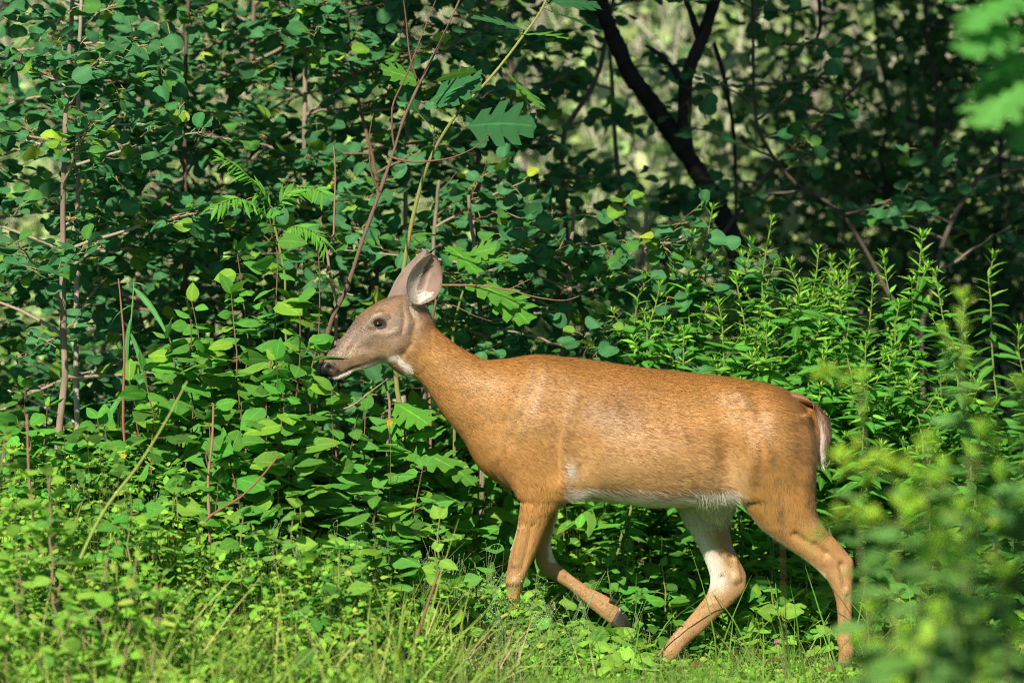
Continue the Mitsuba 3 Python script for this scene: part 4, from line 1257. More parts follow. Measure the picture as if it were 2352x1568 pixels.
oak_leaf((1068, 292, .30), (1218, 262, .24), (.05, -.75, .62), 1.25)
oak_leaf((985, 232, .38), (1100, 172, .30), (-.1, -.65, .72), 1.2)
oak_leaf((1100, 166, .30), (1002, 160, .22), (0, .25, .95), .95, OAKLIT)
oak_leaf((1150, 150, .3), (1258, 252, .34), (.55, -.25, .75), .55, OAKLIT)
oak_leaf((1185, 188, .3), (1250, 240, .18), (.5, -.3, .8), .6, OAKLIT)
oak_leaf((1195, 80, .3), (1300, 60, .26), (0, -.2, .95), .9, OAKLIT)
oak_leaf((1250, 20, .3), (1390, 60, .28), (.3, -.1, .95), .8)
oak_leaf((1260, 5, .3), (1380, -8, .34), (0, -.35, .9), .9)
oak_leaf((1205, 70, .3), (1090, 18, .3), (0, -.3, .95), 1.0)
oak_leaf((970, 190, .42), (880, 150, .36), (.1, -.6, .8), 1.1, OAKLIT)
oak_leaf((960, 260, .42), (930, 180, .4), (.4, -.7, .5), 1.0)
oak_leaf((1050, 262, .33), (1180, 300, .40), (.1, -.3, .9), 1.0)
pl.finish(rng)
pl = Plant('oak_sapling', 'small oak sapling with sunlit jagged leaves right of the deer\'s near ear', 'sapling')
h = Heap()
P = to_ground(px_path([(1040, 780, .75), (1060, 680, .7), (1090, 610, .7), (1120, 575, .7)]))
h.tube(P, np.linspace(.006, .0025, len(P)), GREENBARK, 6)
pl.part('stem', h)
for b_, t_, fc, w_ in [((1120, 665, .6), (1216, 712, .5), (.1, -.6, .8), 1.2), ((1060, 640, .6), (1190, 668, .5), (0, -.45, .9), 1.0), ((1090, 600, .62), (1160, 580, .5), (0, -.3, .95), .8),
                       ((1070, 590, .62), (1130, 560, .55), (-.3, -.6, .7), 1.1), ((1020, 560, .6), (1100, 600, .5), (.1, -.4, .9), 1.0), ((1110, 585, .65), (1190, 612, .6), (.2, -.2, .95), .7),
                       ((1050, 690, .65), (1010, 660, .5), (0, -.5, .85), .8), ((1020, 545, .6), (960, 520, .5), (0, -.5, .85), 1.0)]:
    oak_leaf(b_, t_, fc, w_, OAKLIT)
pl.finish(rng)
pl = Plant('oak_seedling', 'oak seedling with jagged leaves under the deer\'s throat', 'seedling')
h = Heap()
P = to_ground(px_path([(935, 1060, .25), (930, 1000, .25), (925, 930, .2)]))
h.tube(P, np.linspace(.005, .002, len(P)), GREENBARK, 6)
pl.part('stem', h)
for b_, t_, fc, w_ in [((905, 925, .15), (985, 965, .05), (.1, -.7, .7), 1.2), ((930, 1000, .2), (1010, 985, .1), (0, -.5, .85), 1.1), ((925, 960, .2), (870, 990, .1), (0, -.6, .8), 1.1), ((930, 1030, .2), (1040, 1050, .1), (0, -.4, .9), 1.1),
                       ((930, 1040, .2), (870, 1060, .1), (0, -.4, .9), 1.1), ((1000, 1050, .2), (1090, 1085, .12), (0, -.4, .9), 1.1)]:
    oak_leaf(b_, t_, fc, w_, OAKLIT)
pl.finish(rng)

# bare sapling: the long brown twig that forks upwards over the deer's nose
TWIG = np.array([.17, .115, .085])
key = thing('bare_sapling', 'leafless brown sapling leaning up over the deer\'s nose, forked near the top', 'sapling')
h = Heap()
M_ = to_ground(px_path([(738, 830, .22), (762, 735, .2), (795, 665, .18), (830, 560, .17), (862, 470, .18), (905, 345, .2), (925, 280, .2), (960, 200, .22), (1010, 100, .24), (1062, -15, .26)]), -.03)
h.tube(M_, np.linspace(.0085, .0032, len(M_)) * (1 + .12 * rng.normal(size=len(M_))), TWIG, 7)
h.build(key + '__stem', 'm_wood')
for k, pts in enumerate([[(962, 195, .22), (940, 120, .2), (932, 40, .2), (925, -10, .2)], [(905, 335, .2), (900, 260, .18), (935, 170, .16), (970, 80, .14), (1005, -10, .14)], [(872, 440, .18), (850, 380, .16), (848, 330, .15), (858, 260, .14)],
                          [(895, 360, .2), (960, 372, .15), (1025, 365, .1), (1080, 345, .05), (1130, 305, .02)]]):
    h = Heap()
    Q = px_path(pts)
    h.tube(Q, np.linspace(.0040, .0013, len(Q)), TWIG * [1.1, .9, .85], 5)
    h.build(key + '__branch' + (f'_{k:03d}' if k else ''), 'm_wood')
key = thing('dead_branch', 'thin bare reddish branch reaching right from behind the deer\'s ears', 'branch')
h = Heap()
Q = to_ground(px_path([(985, 800, .7), (1000, 700, .62), (1012, 655, .6), (1080, 655, .55), (1160, 664, .5), (1240, 684, .45), (1290, 690, .42), (1330, 680, .4)]))
h.tube(Q, np.linspace(.006, .0012, len(Q)), np.array([.26, .15, .10]), 5)
for pts in ([(1005, 690, .6), (1050, 705, .55), (1090, 725, .5), (1130, 738, .5)], [(1170, 665, .5), (1220, 640, .5)], [(1100, 657, .55), (1070, 640, .5), (1040, 650, .5)]):
    Q = px_path(pts)
    h.tube(Q, np.linspace(.0022, .0009, len(Q)), np.array([.26, .15, .10]), 4)
h.build(key, 'm_wood')
key = thing('dead_twig', 'knobbly dead twig standing upright left of the deer\'s forehead', 'twig')
h = Heap()
Q = to_ground(px_path([(770, 800, .3), (772, 700, .3), (760, 640, .3), (748, 560, .3), (735, 500, .28)]))
h.tube(Q, np.linspace(.007, .003, len(Q)) * (1 + .15 * rng.normal(size=len(Q))), np.array([.33, .22, .16]), 6)
Q = px_path([(766, 560, .3), (768, 480, .3), (770, 400, .3), (766, 335, .3)])
h.tube(np.vstack([px_path([(752, 585, .3), (766, 560, .3)])[:4], Q]), np.linspace(.004, .0018, len(Q) + 4), np.array([.33, .20, .15]), 5)
h.build(key, 'm_wood')
for k, (pts, r_, lab) in enumerate([([(283, 900, -.1), (285, 800, -.1), (278, 700, -.1), (272, 640, -.1)], .005, 'bare reddish stick standing right of the leafy reed on the left'),
                                    ([(482, 1200, -.6), (478, 1110, -.6), (488, 1000, -.6), (490, 930, -.6)], .006, 'bare pale brown stick upright among the shrubs, left of centre'),
                                    ([(440, 1330, -.7), (470, 1200, -.75), (560, 1135, -.7), (640, 1045, -.7)], .005, 'reddish bare stick leaning right among the low shrubs'),
                                    ([(915, 1600, -1.2), (940, 1520, -1.2), (965, 1440, -1.2), (1008, 1312, -1.2)], .0075, 'thick dry brown stalk leaning right at the bottom of the picture'),
                                    ([(140, 1560, -1.6), (120, 1350, -1.6), (70, 1150, -1.6), (62, 950, -1.6)], .006, 'pale reddish dry stalk near the lower left edge'),
                                    ([(730, 950, -.2), (800, 935, -.2), (850, 900, -.2), (890, 870, -.15)], .003, 'thin tan twig crossing under the deer\'s chin'),
                                    ([(890, 1000, .1), (895, 930, .1), (885, 880, .1), (880, 840, .1)], .006, 'grey upright stem under the deer\'s jaw')]):
    h = Heap()
    Q = px_path(pts)
    if k != 5:
        Q = to_ground(Q)
    h.tube(Q, np.linspace(r_, r_ * .5, len(Q)) * (1 + .12 * rng.normal(size=len(Q))), [np.array([.28, .13, .09]), np.array([.33, .20, .13]), np.array([.28, .12, .08]), np.array([.24, .14, .08]), np.array([.33, .20, .13]), np.array([.35, .24, .15]), np.array([.25, .21, .16])][k], 6)
    h.build(thing('dry_stick', lab, 'stick'), 'm_wood')

# fern-like compound leaf
pl = Plant('compound_leaf_plant', 'bright green plant with a feathery compound leaf left of the deer\'s head', 'plant')
SUMAC = Kind('sumac', LANCE.shapes[:3], tints([.125, .38, .055], 3, kr))
h = Heap()
S_ = to_ground(px_path([(655, 640, .2), (640, 560, .2), (625, 500, .2)]))
h.tube(S_, .004, GREENBARK, 6)
pl.part('stem', h)
for pts in ([(632, 520, .2), (605, 445, .15), (565, 400, .1), (515, 362, .05)], [(632, 520, .2), (650, 455, .1), (690, 430, .1), (740, 440, .05)], [(634, 540, .2), (585, 470, .1), (545, 455, .0), (500, 470, -.05)], [(636, 560, .2), (680, 520, .1), (720, 530, .05), (750, 570, .0)]):
    Q = px_path(pts)
    h = Heap()
    h.tube(Q, np.linspace(.002, .001, len(Q)), GREENBARK, 4)
    pl.part('leaf_stalk', h)
    ax = unit(np.gradient(Q, axis=0))
    for i in range(4, len(Q)):
        for s in (-1, 1):
            sd = unit(np.cross(ax[i], [0, -.6, .8]) * s * rng.uniform(.5, 1.0) + ax[i] * rng.uniform(.5, 1.0) + [0, 0, rng.uniform(-.4, .1)])
            pl.leaves(SUMAC, Q[i][None], sd[None], unit(np.array([[0, -.5, .85]]) + rng.normal(0, .3, (1, 3))), rng.uniform(.035, .065), rng.uniform(.6, .9))
pl.finish(rng)
# broad-bladed reed
pl = Plant('reed', 'reed with long arching grass-like leaves standing on the left in front of the aspens', 'plant')
h = Heap()
S_ = to_ground(px_path([(265, 1010, .15), (282, 900, .15), (300, 750, .15), (308, 640, .15)]))
h.tube(S_, np.linspace(.005, .002, len(S_)), np.array([.17, .30, .07]), 6)
pl.part('stem', h)
for (b_, t_, fc) in [((306, 660, .15), (395, 720, .0), (.2, -.6, .7)), ((298, 760, .15), (385, 900, .05), (.6, -.6, .6)), ((300, 730, .15), (240, 900, .1), (-.7, -.6, .4)), ((303, 700, .15), (230, 720, .2), (-.2, -.6, .7)), ((306, 650, .15), (330, 640, .1), (0, -.5, .8)),
                     ((290, 830, .15), (400, 930, .0), (.4, -.7, .6)), ((285, 900, .15), (180, 1010, .0), (-.3, -.7, .6))]:
    b, t = at(*b_), at(*t_)
    pl.leaves(STRAP, b[None], (t - b)[None], np.array([fc], float), np.linalg.norm(t - b) * 1.05)
pl.finish(rng)


# ------------------------------------------------------------------ ground cover: masses nobody could count
def cover_height(x, y):
    left = ss(.05, -.55, x)
    hL = .15 + .27 * ss(-2.6, -.2, y) + .15 * ss(-.7, -1.25, x) * ss(-2.2, -.7, y)
    hC = .05 + .16 * ss(-.9, -.25, y) * ss(.55, -.1, x) + .07 * ss(.15, .35, y) + .36 * ss(.75, 1.3, y)
    hR = .05 + .10 * ss(.05, .3, y) + .36 * ss(.75, 1.3, y)
    c = hC * ss(.6, .2, x) + hR * ss(.2, .6, x)
    return hL * left + c * (1 - left)


def patch(rng, n, x0, x1, y0, y1):
    return np.stack([rng.uniform(x0, x1, n), rng.uniform(y0, y1, n)], 1)


def keep_clear(p, z):
    """leave out what would stand in the deer's legs' way in front of them"""
    q = pix(np.stack([p[:, 0], p[:, 1], z], 1))
    return q


def cover(key, kind, n, x0, x1, y0, y1, size, seed, label, hf=1.0, bottom=.25, tilt=.38, category=None, dens=None, group=None, stems=True, bsdf='m_leaf'):
    rng = np.random.default_rng(seed)
    p = patch(rng, n, x0, x1, y0, y1)
    clump = meshkit.fbm(np.stack([p[:, 0] * 5, p[:, 1] * 5, 0 * p[:, 0] + seed], 1), 3, seed=seed)
    k = rng.random(n) < np.clip(.25 + 2.2 * (clump - .32), 0, 1)
    if dens is not None:
        k &= rng.random(n) < dens(p[:, 0], p[:, 1])
    p, clump = p[k], clump[k]
    H = cover_height(p[:, 0], p[:, 1]) * hf * (.55 + .9 * clump)
    z = ground_z(p[:, 0], p[:, 1]) + H * np.sqrt(rng.uniform(bottom ** 2, 1.15, len(p)))
    pos = np.stack([p[:, 0], p[:, 1], z], 1)
    k = allowed(pos, rng)
    p, pos = p[k], pos[k]
    d = unit(rng.normal(0, 1, (len(p), 3)) * [1, 1, .35])
    nn = unit(np.array([0, -.35, .9]) + rng.normal(0, tilt, (len(p), 3)))
    hp_ = Heap()
    hp_.leaves(kind, frames(pos, d, nn, size * rng.uniform(.6, 1.3, len(p))), rng)
    if stems:
        m = rng.random(len(p)) < .22
        for o in pos[m]:
            b = o + [rng.normal(0, .02), rng.normal(0, .02), 0]
            b[2] = ground_z(b[0], b[1])
            hp_.tube(np.array([b, (o + b) / 2 + rng.normal(0, .008, 3), o]), .0011, GREENBARK * [.8, .9, .9], 3)
    hp_.build(key, bsdf, label=label, category=category or 'ground cover', kind='stuff')


W_ = 2.3
cover('ground_cover', COVER, 46000, -W_, .35, -2.9, 1.0, .027, 901, 'bright yellow-green low ground cover in the lower left half')
cover('ground_cover_001', HEART, 3800, -W_, .40, -2.6, 1.0, .044, 902, 'larger pale heart-shaped ground leaves among the low cover on the left', tilt=.45)
cover('ground_cover_002', HEART, 4200, -.15, 1.9, .28, 1.7, .062, 903, 'leafy ground cover behind the deer\'s legs', bottom=.10, tilt=.40)
cover('ground_cover_003', OVATE, 3800, -.20, 2.0, .45, 2.4, .068, 904, 'dark green broad ground leaves behind and under the deer', bottom=.05, hf=1.15)
cover('ground_cover_004', COVER, 18000, -.1, 1.9, -1.6, 1.0, .024, 905, 'tiny leaves in the grass at the deer\'s feet', hf=.8, stems=False)
cover('ground_cover_005', OVATE, 1500, -W_, .3, -2.0, 1.2, .062, 906, 'broad mid-green leaves standing in the low cover on the left', hf=1.1, bottom=.4)
cover('ground_cover_006', OVATE, 3000, -1.9, .6, .9, 2.6, .066, 907, 'leafy undergrowth at the foot of the aspens', hf=1.3, bottom=.1)
cover('ground_cover_007', HEART, 900, .02, .42, -.62, .05, .052, 908, 'leaves hiding the near forefoot of the deer', hf=1.1, bottom=.2)


def grass(key, n, x0, x1, y0, y1, hmin, hmax, seed, label, kind=BLADE, lean=.35, dens=None):
    rng = np.random.default_rng(seed)
    p = patch(rng, n, x0, x1, y0, y1)
    k = meshkit.fbm(np.stack([p[:, 0] * 4, p[:, 1] * 4, 0 * p[:, 0]], 1), 3, seed=seed) > rng.uniform(.25, .55, n)
    if dens is not None:
        k &= rng.random(n) < dens(p[:, 0], p[:, 1])
    p = p[k]
    pos = np.stack([p[:, 0], p[:, 1], ground_z(p[:, 0], p[:, 1])], 1)
    d = unit(np.array([0, 0, 1.0]) + rng.normal(0, lean, (len(p), 3)) * [1, 1, .2])
    nn = unit(rng.normal(0, 1, (len(p), 3)) * [1, 1, .1] + [0, -.4, .3])
    M = frames(pos, d, nn, rng.uniform(hmin, hmax, len(p)))
    M = M[allowed(M[:, :3, 3] + M[:, :3, 0] * .7, rng)]
    hp_ = Heap()
    hp_.leaves(kind, M, rng)
    hp_.build(key, 'm_grass', label=label, category='grass', kind='stuff')


WEED = Kind('weed', BLADE.shapes, tints([.34, .52, .10], 4, kr) + [np.array([.55, .56, .22])], bsdf='m_grass')
STRAW = Kind('straw', BLADE.shapes[:2], tints([.50, .42, .24], 3, kr), bsdf='m_grass')
grass('grass', 30000, -.35, 1.9, -1.9, .45, .035, .11, 921, 'short green grass along the bottom of the picture')
grass('grass_001', 4500, -2.2, 0.1, -2.6, -.2, .08, .24, 922, 'blurred green grass in the lower left corner')
grass('grass_002', 420, -.6, 1.4, -1.2, .5, .14, .34, 923, 'tall thin grass stems around the deer\'s feet', lean=.22)
grass('dry_grass', 420, -.48, .08, -1.6, -.7, .12, .26, 924, 'straw-coloured dry grass stalks at the bottom, left of the near forefoot', kind=STRAW, lean=.30)
grass('dry_grass_001', 500, -2.1, 1.8, -2.2, .6, .10, .24, 925, 'scattered straw-coloured stalks in the green grass', kind=STRAW, lean=.35)

grass('grass_003', 2600, -2.2, -.15, -2.9, -.5, .16, .42, 926, 'tall pale yellow-green grass and weeds in the lower left', kind=WEED, lean=.28)
cover('ground_cover_008', COVER, 9000, -2.2, -.2, -3.0, -.8, .020, 927, 'fine bright weed leaves, blurred, in the lower left corner', hf=1.25, bottom=.5, tilt=.5)

cover('fallen_leaves', BROWN, 900, -2.0, 1.9, -2.0, 1.8, .050, 928, 'scattered dead brown leaves among the ground plants', hf=.7, bottom=.05, tilt=.6, category='dead leaves', stems=False)
cover('ground_cover_009', OVATE, 700, -.1, 1.75, .12, .42, .052, 929, 'sunlit broad leaves close behind the deer\'s legs', hf=1.9, bottom=.3, tilt=.45)

# small white bedstraw haze and tiny flowers
rng = np.random.default_rng(930)
hp_ = Heap()
for c in range(150):
    o = np.array([rng.normal(-.28, .22), rng.normal(-.35, .28), 0])
    if c % 4 == 0:
        o = np.array([rng.uniform(-1.4, .3), rng.uniform(-.8, .4), 0])
    o[2] = ground_z(o[0], o[1]) + cover_height(o[0], o[1]) * .7
    tpp = o + [rng.normal(0, .05), rng.normal(0, .05), rng.uniform(.08, .22)]
    L = wander(o, tpp, 7, .06, rng)
    hp_.tube(L, .0007, np.array([.22, .36, .14]), 3)
    for k in range(9):
        e = L[rng.integers(2, 7)] + rng.normal(0, .016, 3)
        hp_.tube(np.array([L[rng.integers(2, 7)], e]), .0005, np.array([.26, .40, .18]), 3)
        v, f, n = ellipsoid(e, np.full(3, rng.uniform(.0012, .0024)), 4, 5)[0:3]
        hp_.add(v, f, n, np.array([.62, .66, .52]) if rng.random() < .35 else np.array([.20, .30, .14]))
hp_.build('bedstraw', 'm_wood', label='haze of tiny white flowers and seed heads in front of the deer\'s chest', category='wildflowers', kind='stuff')


def flower(px, py, y, col, lab, r=.010):
    key = thing('wildflower', lab, 'flower')
    c = at(px, py, y)
    h = Heap()
    g = c.copy()
    g[2] = ground_z(c[0], c[1])
    h.tube(wander(g, c, 6, .02, rng), .0009, GREENBARK, 4)
    h.build(key + '__stem', 'm_wood')
    h = Heap()
    k = 5
    az = np.arange(k) * 2 * np.pi / k + rng.uniform(0, 6)
    d = np.stack([np.cos(az), np.full(k, -.35), np.sin(az)], 1)
    v, f, sh = HEART.shapes[0]
    for i in range(k):
        Mx = frames(c[None], d[i][None], np.array([[0, -1.0, .3]]), r)[0]
        V = v @ Mx[:3, :3].T + Mx[:3, 3]
        h.add(V, f, vertex_normals(V, f), col)
    h.build(key + '__blossom', 'm_leaf')


flower(895, 970, -.1, np.array([.85, .42, .03]), 'tiny orange flower under the deer\'s throat', .012)
flower(533, 1368, -1.0, np.array([.85, .45, .03]), 'tiny orange flower low in the ground cover left of centre', .011)
flower(284, 1046, -.6, np.array([.80, .55, .05]), 'tiny yellow flower at the foot of the first brown stem', .010)
flower(1989, 1433, .25, np.array([.62, .16, .42]), 'tiny pink flower right of the near hind hoof', .010)
flower(1728, 1372, .25, np.array([.60, .18, .45]), 'tiny pink flower just right of the far hock', .009)
flower(1783, 1471, .05, np.array([.60, .18, .45]), 'tiny pink flower in the grass left of the near hind leg', .009)

# leafy herbs under the belly and behind the hind legs
for q, (px, tp, y, sz, lab) in enumerate([(1440, 1265, .28, .046, 'small herb with ovate leaves under the deer\'s belly, left one'), (1520, 1300, .22, .046, 'small herb in the dark gap under the deer\'s belly'), (1775, 1210, .25, .050, 'leafy herb seen between the hind legs'),
                                          (1850, 1300, .2, .055, 'broad pale-leaved herb behind the hind legs, low down'), (1770, 1340, .16, .055, 'herb with pale round leaves right of the far hock'), (2030, 1130, 1.3, .062, 'leafy herb right of the near hind leg'),
                                          (2120, 1120, .8, .065, 'leafy herb in the lower right, left of the pale-leaved one'), (2240, 1130, .6, .068, 'broad-leaved herb near the right edge with grey stems'), (1335, 1290, .25, .045, 'small herb between the forelegs'),
                                          (2320, 1200, .5, .068, 'broad-leaved herb cut by the lower right edge')]):
    shrub(px, y, tp, lab, 950 + q, 4, .16, sz, name='herb', category='plant', kind=HEART if q in (3, 4, 8) else OVATE, col=GREENBARK, step=.045)

pl = Plant('leaf_spray', 'leaf spray right over the deer\'s nose, with one leaf across the bridge of it', 'plant')
h = Heap()
P = to_ground(px_path([(715, 1010, -.16), (712, 930, -.16), (706, 850, -.16)]))
h.tube(P, np.linspace(.004, .002, len(P)), REDBARK, 5)
pl.part('stem', h)
for b_, t_, fc, w_ in [((704, 828, -.16), (797, 806, -.19), (-.05, -.25, .97), .6), ((706, 862, -.16), (728, 915, -.2), (.3, -.8, .5), .9), ((704, 848, -.16), (640, 822, -.18), (0, -.4, .9), .9), ((710, 880, -.16), (780, 888, -.2), (0, -.3, .95), .8), ((711, 900, -.16), (655, 905, -.2), (0, -.5, .9), 1.0)]:
    b, t = at(*b_), at(*t_)
    pl.leaves(OVATE, b[None], (t - b)[None], np.array([fc], float), np.linalg.norm(t - b), w_)
keep_, allowed = allowed, lambda p, rng: np.ones(len(p), bool)
pl.finish(rng)
allowed = keep_
CROWN_N, SHADE_EDGE = 160, 1.75
# ------------------------------------------------------------------ dark forked tree on the right, its crown overhead (out of the frame) shades what stands under it
def limb(h, P, r, col, rng, sides=8):
    V, F_, N = tube(P, r, sides)
    rough = meshkit.fbm(V * np.array([60, 60, 16.0]), 3, seed=19)[:, None]
    V = V + N * (rough - .5) * np.repeat(np.broadcast_to(r, (len(P),)), sides)[:, None] * .5
    h.add(V, F_, vertex_normals(V, F_), np.repeat(bark(len(P), col, rng), sides, 0) * (.5 + rough))


rng = np.random.default_rng(41)
tree = Plant('dark_tree', 'dark forked tree trunk in deep shade right of centre, leaning to the upper left', 'tree')
TY = 2.7
h = Heap()
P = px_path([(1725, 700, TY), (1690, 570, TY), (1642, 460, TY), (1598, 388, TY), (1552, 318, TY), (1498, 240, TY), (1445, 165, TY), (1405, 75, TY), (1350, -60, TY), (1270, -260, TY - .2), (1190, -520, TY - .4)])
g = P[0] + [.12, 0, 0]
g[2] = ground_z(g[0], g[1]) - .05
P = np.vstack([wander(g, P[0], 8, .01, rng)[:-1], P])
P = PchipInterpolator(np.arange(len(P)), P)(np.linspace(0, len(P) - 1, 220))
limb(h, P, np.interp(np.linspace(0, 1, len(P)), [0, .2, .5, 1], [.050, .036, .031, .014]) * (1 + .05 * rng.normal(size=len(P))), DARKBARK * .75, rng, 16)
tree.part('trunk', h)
BR = [([(1590, 385, TY), (1572, 290, TY), (1575, 195, TY), (1612, 90, TY), (1642, 0, TY), (1670, -140, TY - .1), (1720, -420, TY - .6), (1760, -700, TY - 1.2)], .026), ([(1607, 95, TY), (1590, 40, TY), (1572, -10, TY), (1540, -160, TY)], .014),
      ([(1560, 182, TY), (1525, 135, TY), (1482, 105, TY)], .012), ([(1640, 100, TY + .1), (1668, 200, TY + .1), (1688, 350, TY + .1), (1690, 520, TY + .1)], .009), ([(1700, -60, TY - .3), (1850, -60, TY - .4), (1882, 10, TY - .4), (1884, 62, TY - .4), (1862, 108, TY - .4)], .011),
      ([(1868, 98, TY - .4), (1820, 102, TY - .4), (1768, 98, TY - .4)], .007)]
for k, (pts, r_) in enumerate(BR):
    h = Heap()
    Q = px_path(pts)
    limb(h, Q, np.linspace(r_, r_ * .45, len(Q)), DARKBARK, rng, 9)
    tree.part('branch', h)
# overhead limbs and crown
C0 = np.array([.10, -.7, 4.9])
crown = []
for k in range(16):
    a, e = k * 2.4, rng.uniform(-.5, .9)
    end = C0 + np.array([math.cos(a) * 2.6 * math.cos(e), math.sin(a) * 2.6 * math.cos(e), 1.3 * math.sin(e)])
    h = Heap()
    st = P[-1] if k % 2 else px_path(BR[0][0])[-1]
    Q = wander(st, end, 10, .06, rng)
    limb(h, Q, np.linspace(.014, .004, 10), DARKBARK, rng, 6)
    tree.part('branch', h)
    for q in np.linspace(.3, 1, 8):
        o = Q[int(q * 9)]
        crown.append(o + rng.normal(0, [.34, .34, .26], (CROWN_N, 3)))
shade_roof = np.stack([rng.uniform(.2, 3.4, 11000), rng.uniform(1.9, 4.6, 11000), rng.uniform(3.1, 4.3, 11000)], 1)  # leaf layer added overhead, out of view, to block sky light
for k in range(7):  # limbs added to carry the shading leaf layer
    h = Heap()
    Q = wander(px_path(BR[0][0])[-8 + k % 4], [.4 + .45 * k, 2.3 + 1.9 * ((k * .37) % 1), 3.4 + .6 * ((k * .61) % 1)], 10, .05, rng)
    limb(h, Q, np.linspace(.013, .004, 10), DARKBARK, rng, 6)
    tree.part('branch', h)
shade_roof = shade_roof[meshkit.fbm(shade_roof * 1.5, 2, seed=9) > .38]
cp = np.vstack(crown)
# crown leaves kept only where their shadow lands on the area to darken
tt = (cp[:, 2] - 1.15) / SUN[2]
hit = cp - SUN * tt[:, None]                       # where each leaf's shadow meets the height of the undergrowth
ok = (hit[:, 1] > SHADE_EDGE + .5 * (meshkit.fbm(hit * 1.3, 2, seed=4) - .5)) & (hit[:, 0] > .02 + .5 * (meshkit.fbm(hit * 1.1 + 9, 2, seed=6) - .5)) & (hit[:, 1] < 7.0) & (cp[:, 2] > 3.1)
cp = np.vstack([cp[ok], shade_roof])
d = unit(rng.normal(0, 1, (len(cp), 3)) * [1, 1, .4])
tree.leaves(BROAD, cp, d, unit(np.array([0, 0, 1.0]) + rng.normal(0, .45, (len(cp), 3))), rng.uniform(.08, .15, len(cp)))
tree.finish(rng, 0, rest='crown')

# ------------------------------------------------------------------ the sunlit thicket and trees behind
PALE = np.array([.38, .35, .30])


def thicket(px, y, label, seed, height=3.4, spread=.9, n=900, size=.075, kind=BROAD, trunk_col=PALE, name='background_tree', category='tree', r0=.05, lean=0.0, limbs=11, low=.4):
    rng = np.random.default_rng(seed)
    pl = Plant(name, label, category)
    b = at(px, 700, y)
    b[2] = ground_z(b[0], b[1]) - .05
    tpt = b + [lean, 0, height]
    P = wander(b, tpt, 16, .05, rng)
    h = Heap()
    limb(h, P, np.linspace(r0, r0 * .3, 16), trunk_col, rng, 8)
    pl.part('trunk', h)
    pos = []
    for k in range(limbs):
        j = rng.integers(int(low * 4), 15)
        az = rng.uniform(0, 6.283)
        l = spread * rng.uniform(.4, 1.1)
        Q = wander(P[j], P[j] + [math.cos(az) * l, math.sin(az) * l * .8, rng.uniform(.0, .9) * l], 8, .08, rng)
        h = Heap()
        limb(h, Q, np.linspace(r0 * .35, .004, 8), trunk_col * rng.uniform(.8, 1.1), rng, 5)
        pl.part('branch', h)
        m = n // limbs
        q = rng.uniform(.25, 1, m)
        o = Q[(q * 7).astype(int)] + rng.normal(0, .17, (m, 3))
        pos.append(o)
    pos = np.vstack(pos)
    pos = pos[pos[:, 2] > .1]
    d = unit(rng.normal(0, 1, (len(pos), 3)) * [1, 1, .5] - [0, 0, .2])
    nn = unit(np.array([0, -.45, .8]) + rng.normal(0, .45, (len(pos), 3)))
    pl.leaves(kind, pos, d, nn, size * rng.uniform(.6, 1.3, len(pos)))
    pl.finish(rng, 0, rest='crown')


PALEGREEN = Kind('pale', BROAD.shapes, tints([.33, .48, .20], 4, kr) + [np.array([.50, .58, .33]), np.array([.25, .38, .14])])
B = [(-60, 8.0, 'blurred pale-stemmed tree behind the left edge'), (180, 9.5, 'blurred background tree behind the two left stems'), (420, 8.5, 'blurred tree behind the dark aspen stem'), (640, 10.0, 'blurred background tree above the compound leaf'),
     (900, 9.0, 'blurred background tree behind the bare sapling'), (1120, 10.5, 'blurred background tree behind the oak leaves'), (1340, 8.8, 'blurred sunlit tree left of the dark trunk'), (1540, 11.0, 'blurred sunlit tree in the fork of the dark trunk'),
     (1740, 9.2, 'blurred sunlit tree right of the dark trunk, pale green'), (1900, 12.0, 'blurred pale green tree behind the hooked dark branch'), (2040, 9.6, 'blurred pale green tree at the upper right with grey stems'), (2210, 10.5, 'blurred tree at the upper right edge'), (2400, 9.0, 'blurred tree outside the right edge')]
for q, (px, y, lab) in enumerate(B):
    thicket(px, y, lab, 1100 + q, height=3.6 + .5 * (q % 3), spread=1.0, n=700 if q < 6 else 460, size=.085, kind=PALEGREEN if q % 2 or q > 6 else BROAD, lean=.5 * math.sin(q * 1.7), trunk_col=PALE * (.7 + .3 * (q % 2)))
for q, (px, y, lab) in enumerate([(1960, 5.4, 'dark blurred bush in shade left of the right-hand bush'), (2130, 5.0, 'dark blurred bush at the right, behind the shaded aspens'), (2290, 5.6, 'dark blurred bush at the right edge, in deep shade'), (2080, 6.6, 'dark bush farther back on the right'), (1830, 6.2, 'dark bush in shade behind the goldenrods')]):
    thicket(px, y, lab, 1140 + q, height=2.5 + .3 * (q % 2), spread=.75, n=1700, size=.062, kind=SHADELEAF, trunk_col=DARKBARK * 2, name='shaded_bush', category='bush', r0=.02, limbs=18, low=.1)

# dead pale brush: a tangle of grey stems behind
rng = np.random.default_rng(1200)
hp_ = Heap()
for k in range(340):
    y = rng.uniform(6.5, 15)
    x = rng.uniform(-1, 1) * (1.9 + .16 * y)
    o = np.array([x, y, 0])
    o[2] = ground_z(x, y)
    l = rng.uniform(1.2, 4.2)
    Q = wander(o, o + [rng.normal(0, .45) * l, rng.normal(0, .25) * l, l], 9, .06, rng)
    hp_.tube(Q, np.linspace(rng.uniform(.008, .024), .004, 9), np.array([.40, .43, .31]) * rng.uniform(.6, 1.2), 5)
    for s in range(4):
        j = rng.integers(2, 8)
        e = Q[j] + unit(rng.normal(0, 1, 3) + [0, 0, .7]) * rng.uniform(.2, .8)
        hp_.tube(wander(Q[j], e, 6, .06, rng), np.linspace(.006, .002, 6), np.array([.40, .43, .31]) * rng.uniform(.55, 1.1), 4)
hp_.build('dead_brush', 'm_wood', label='tangle of pale grey dead stems in the blurred background', category='brush', kind='stuff')

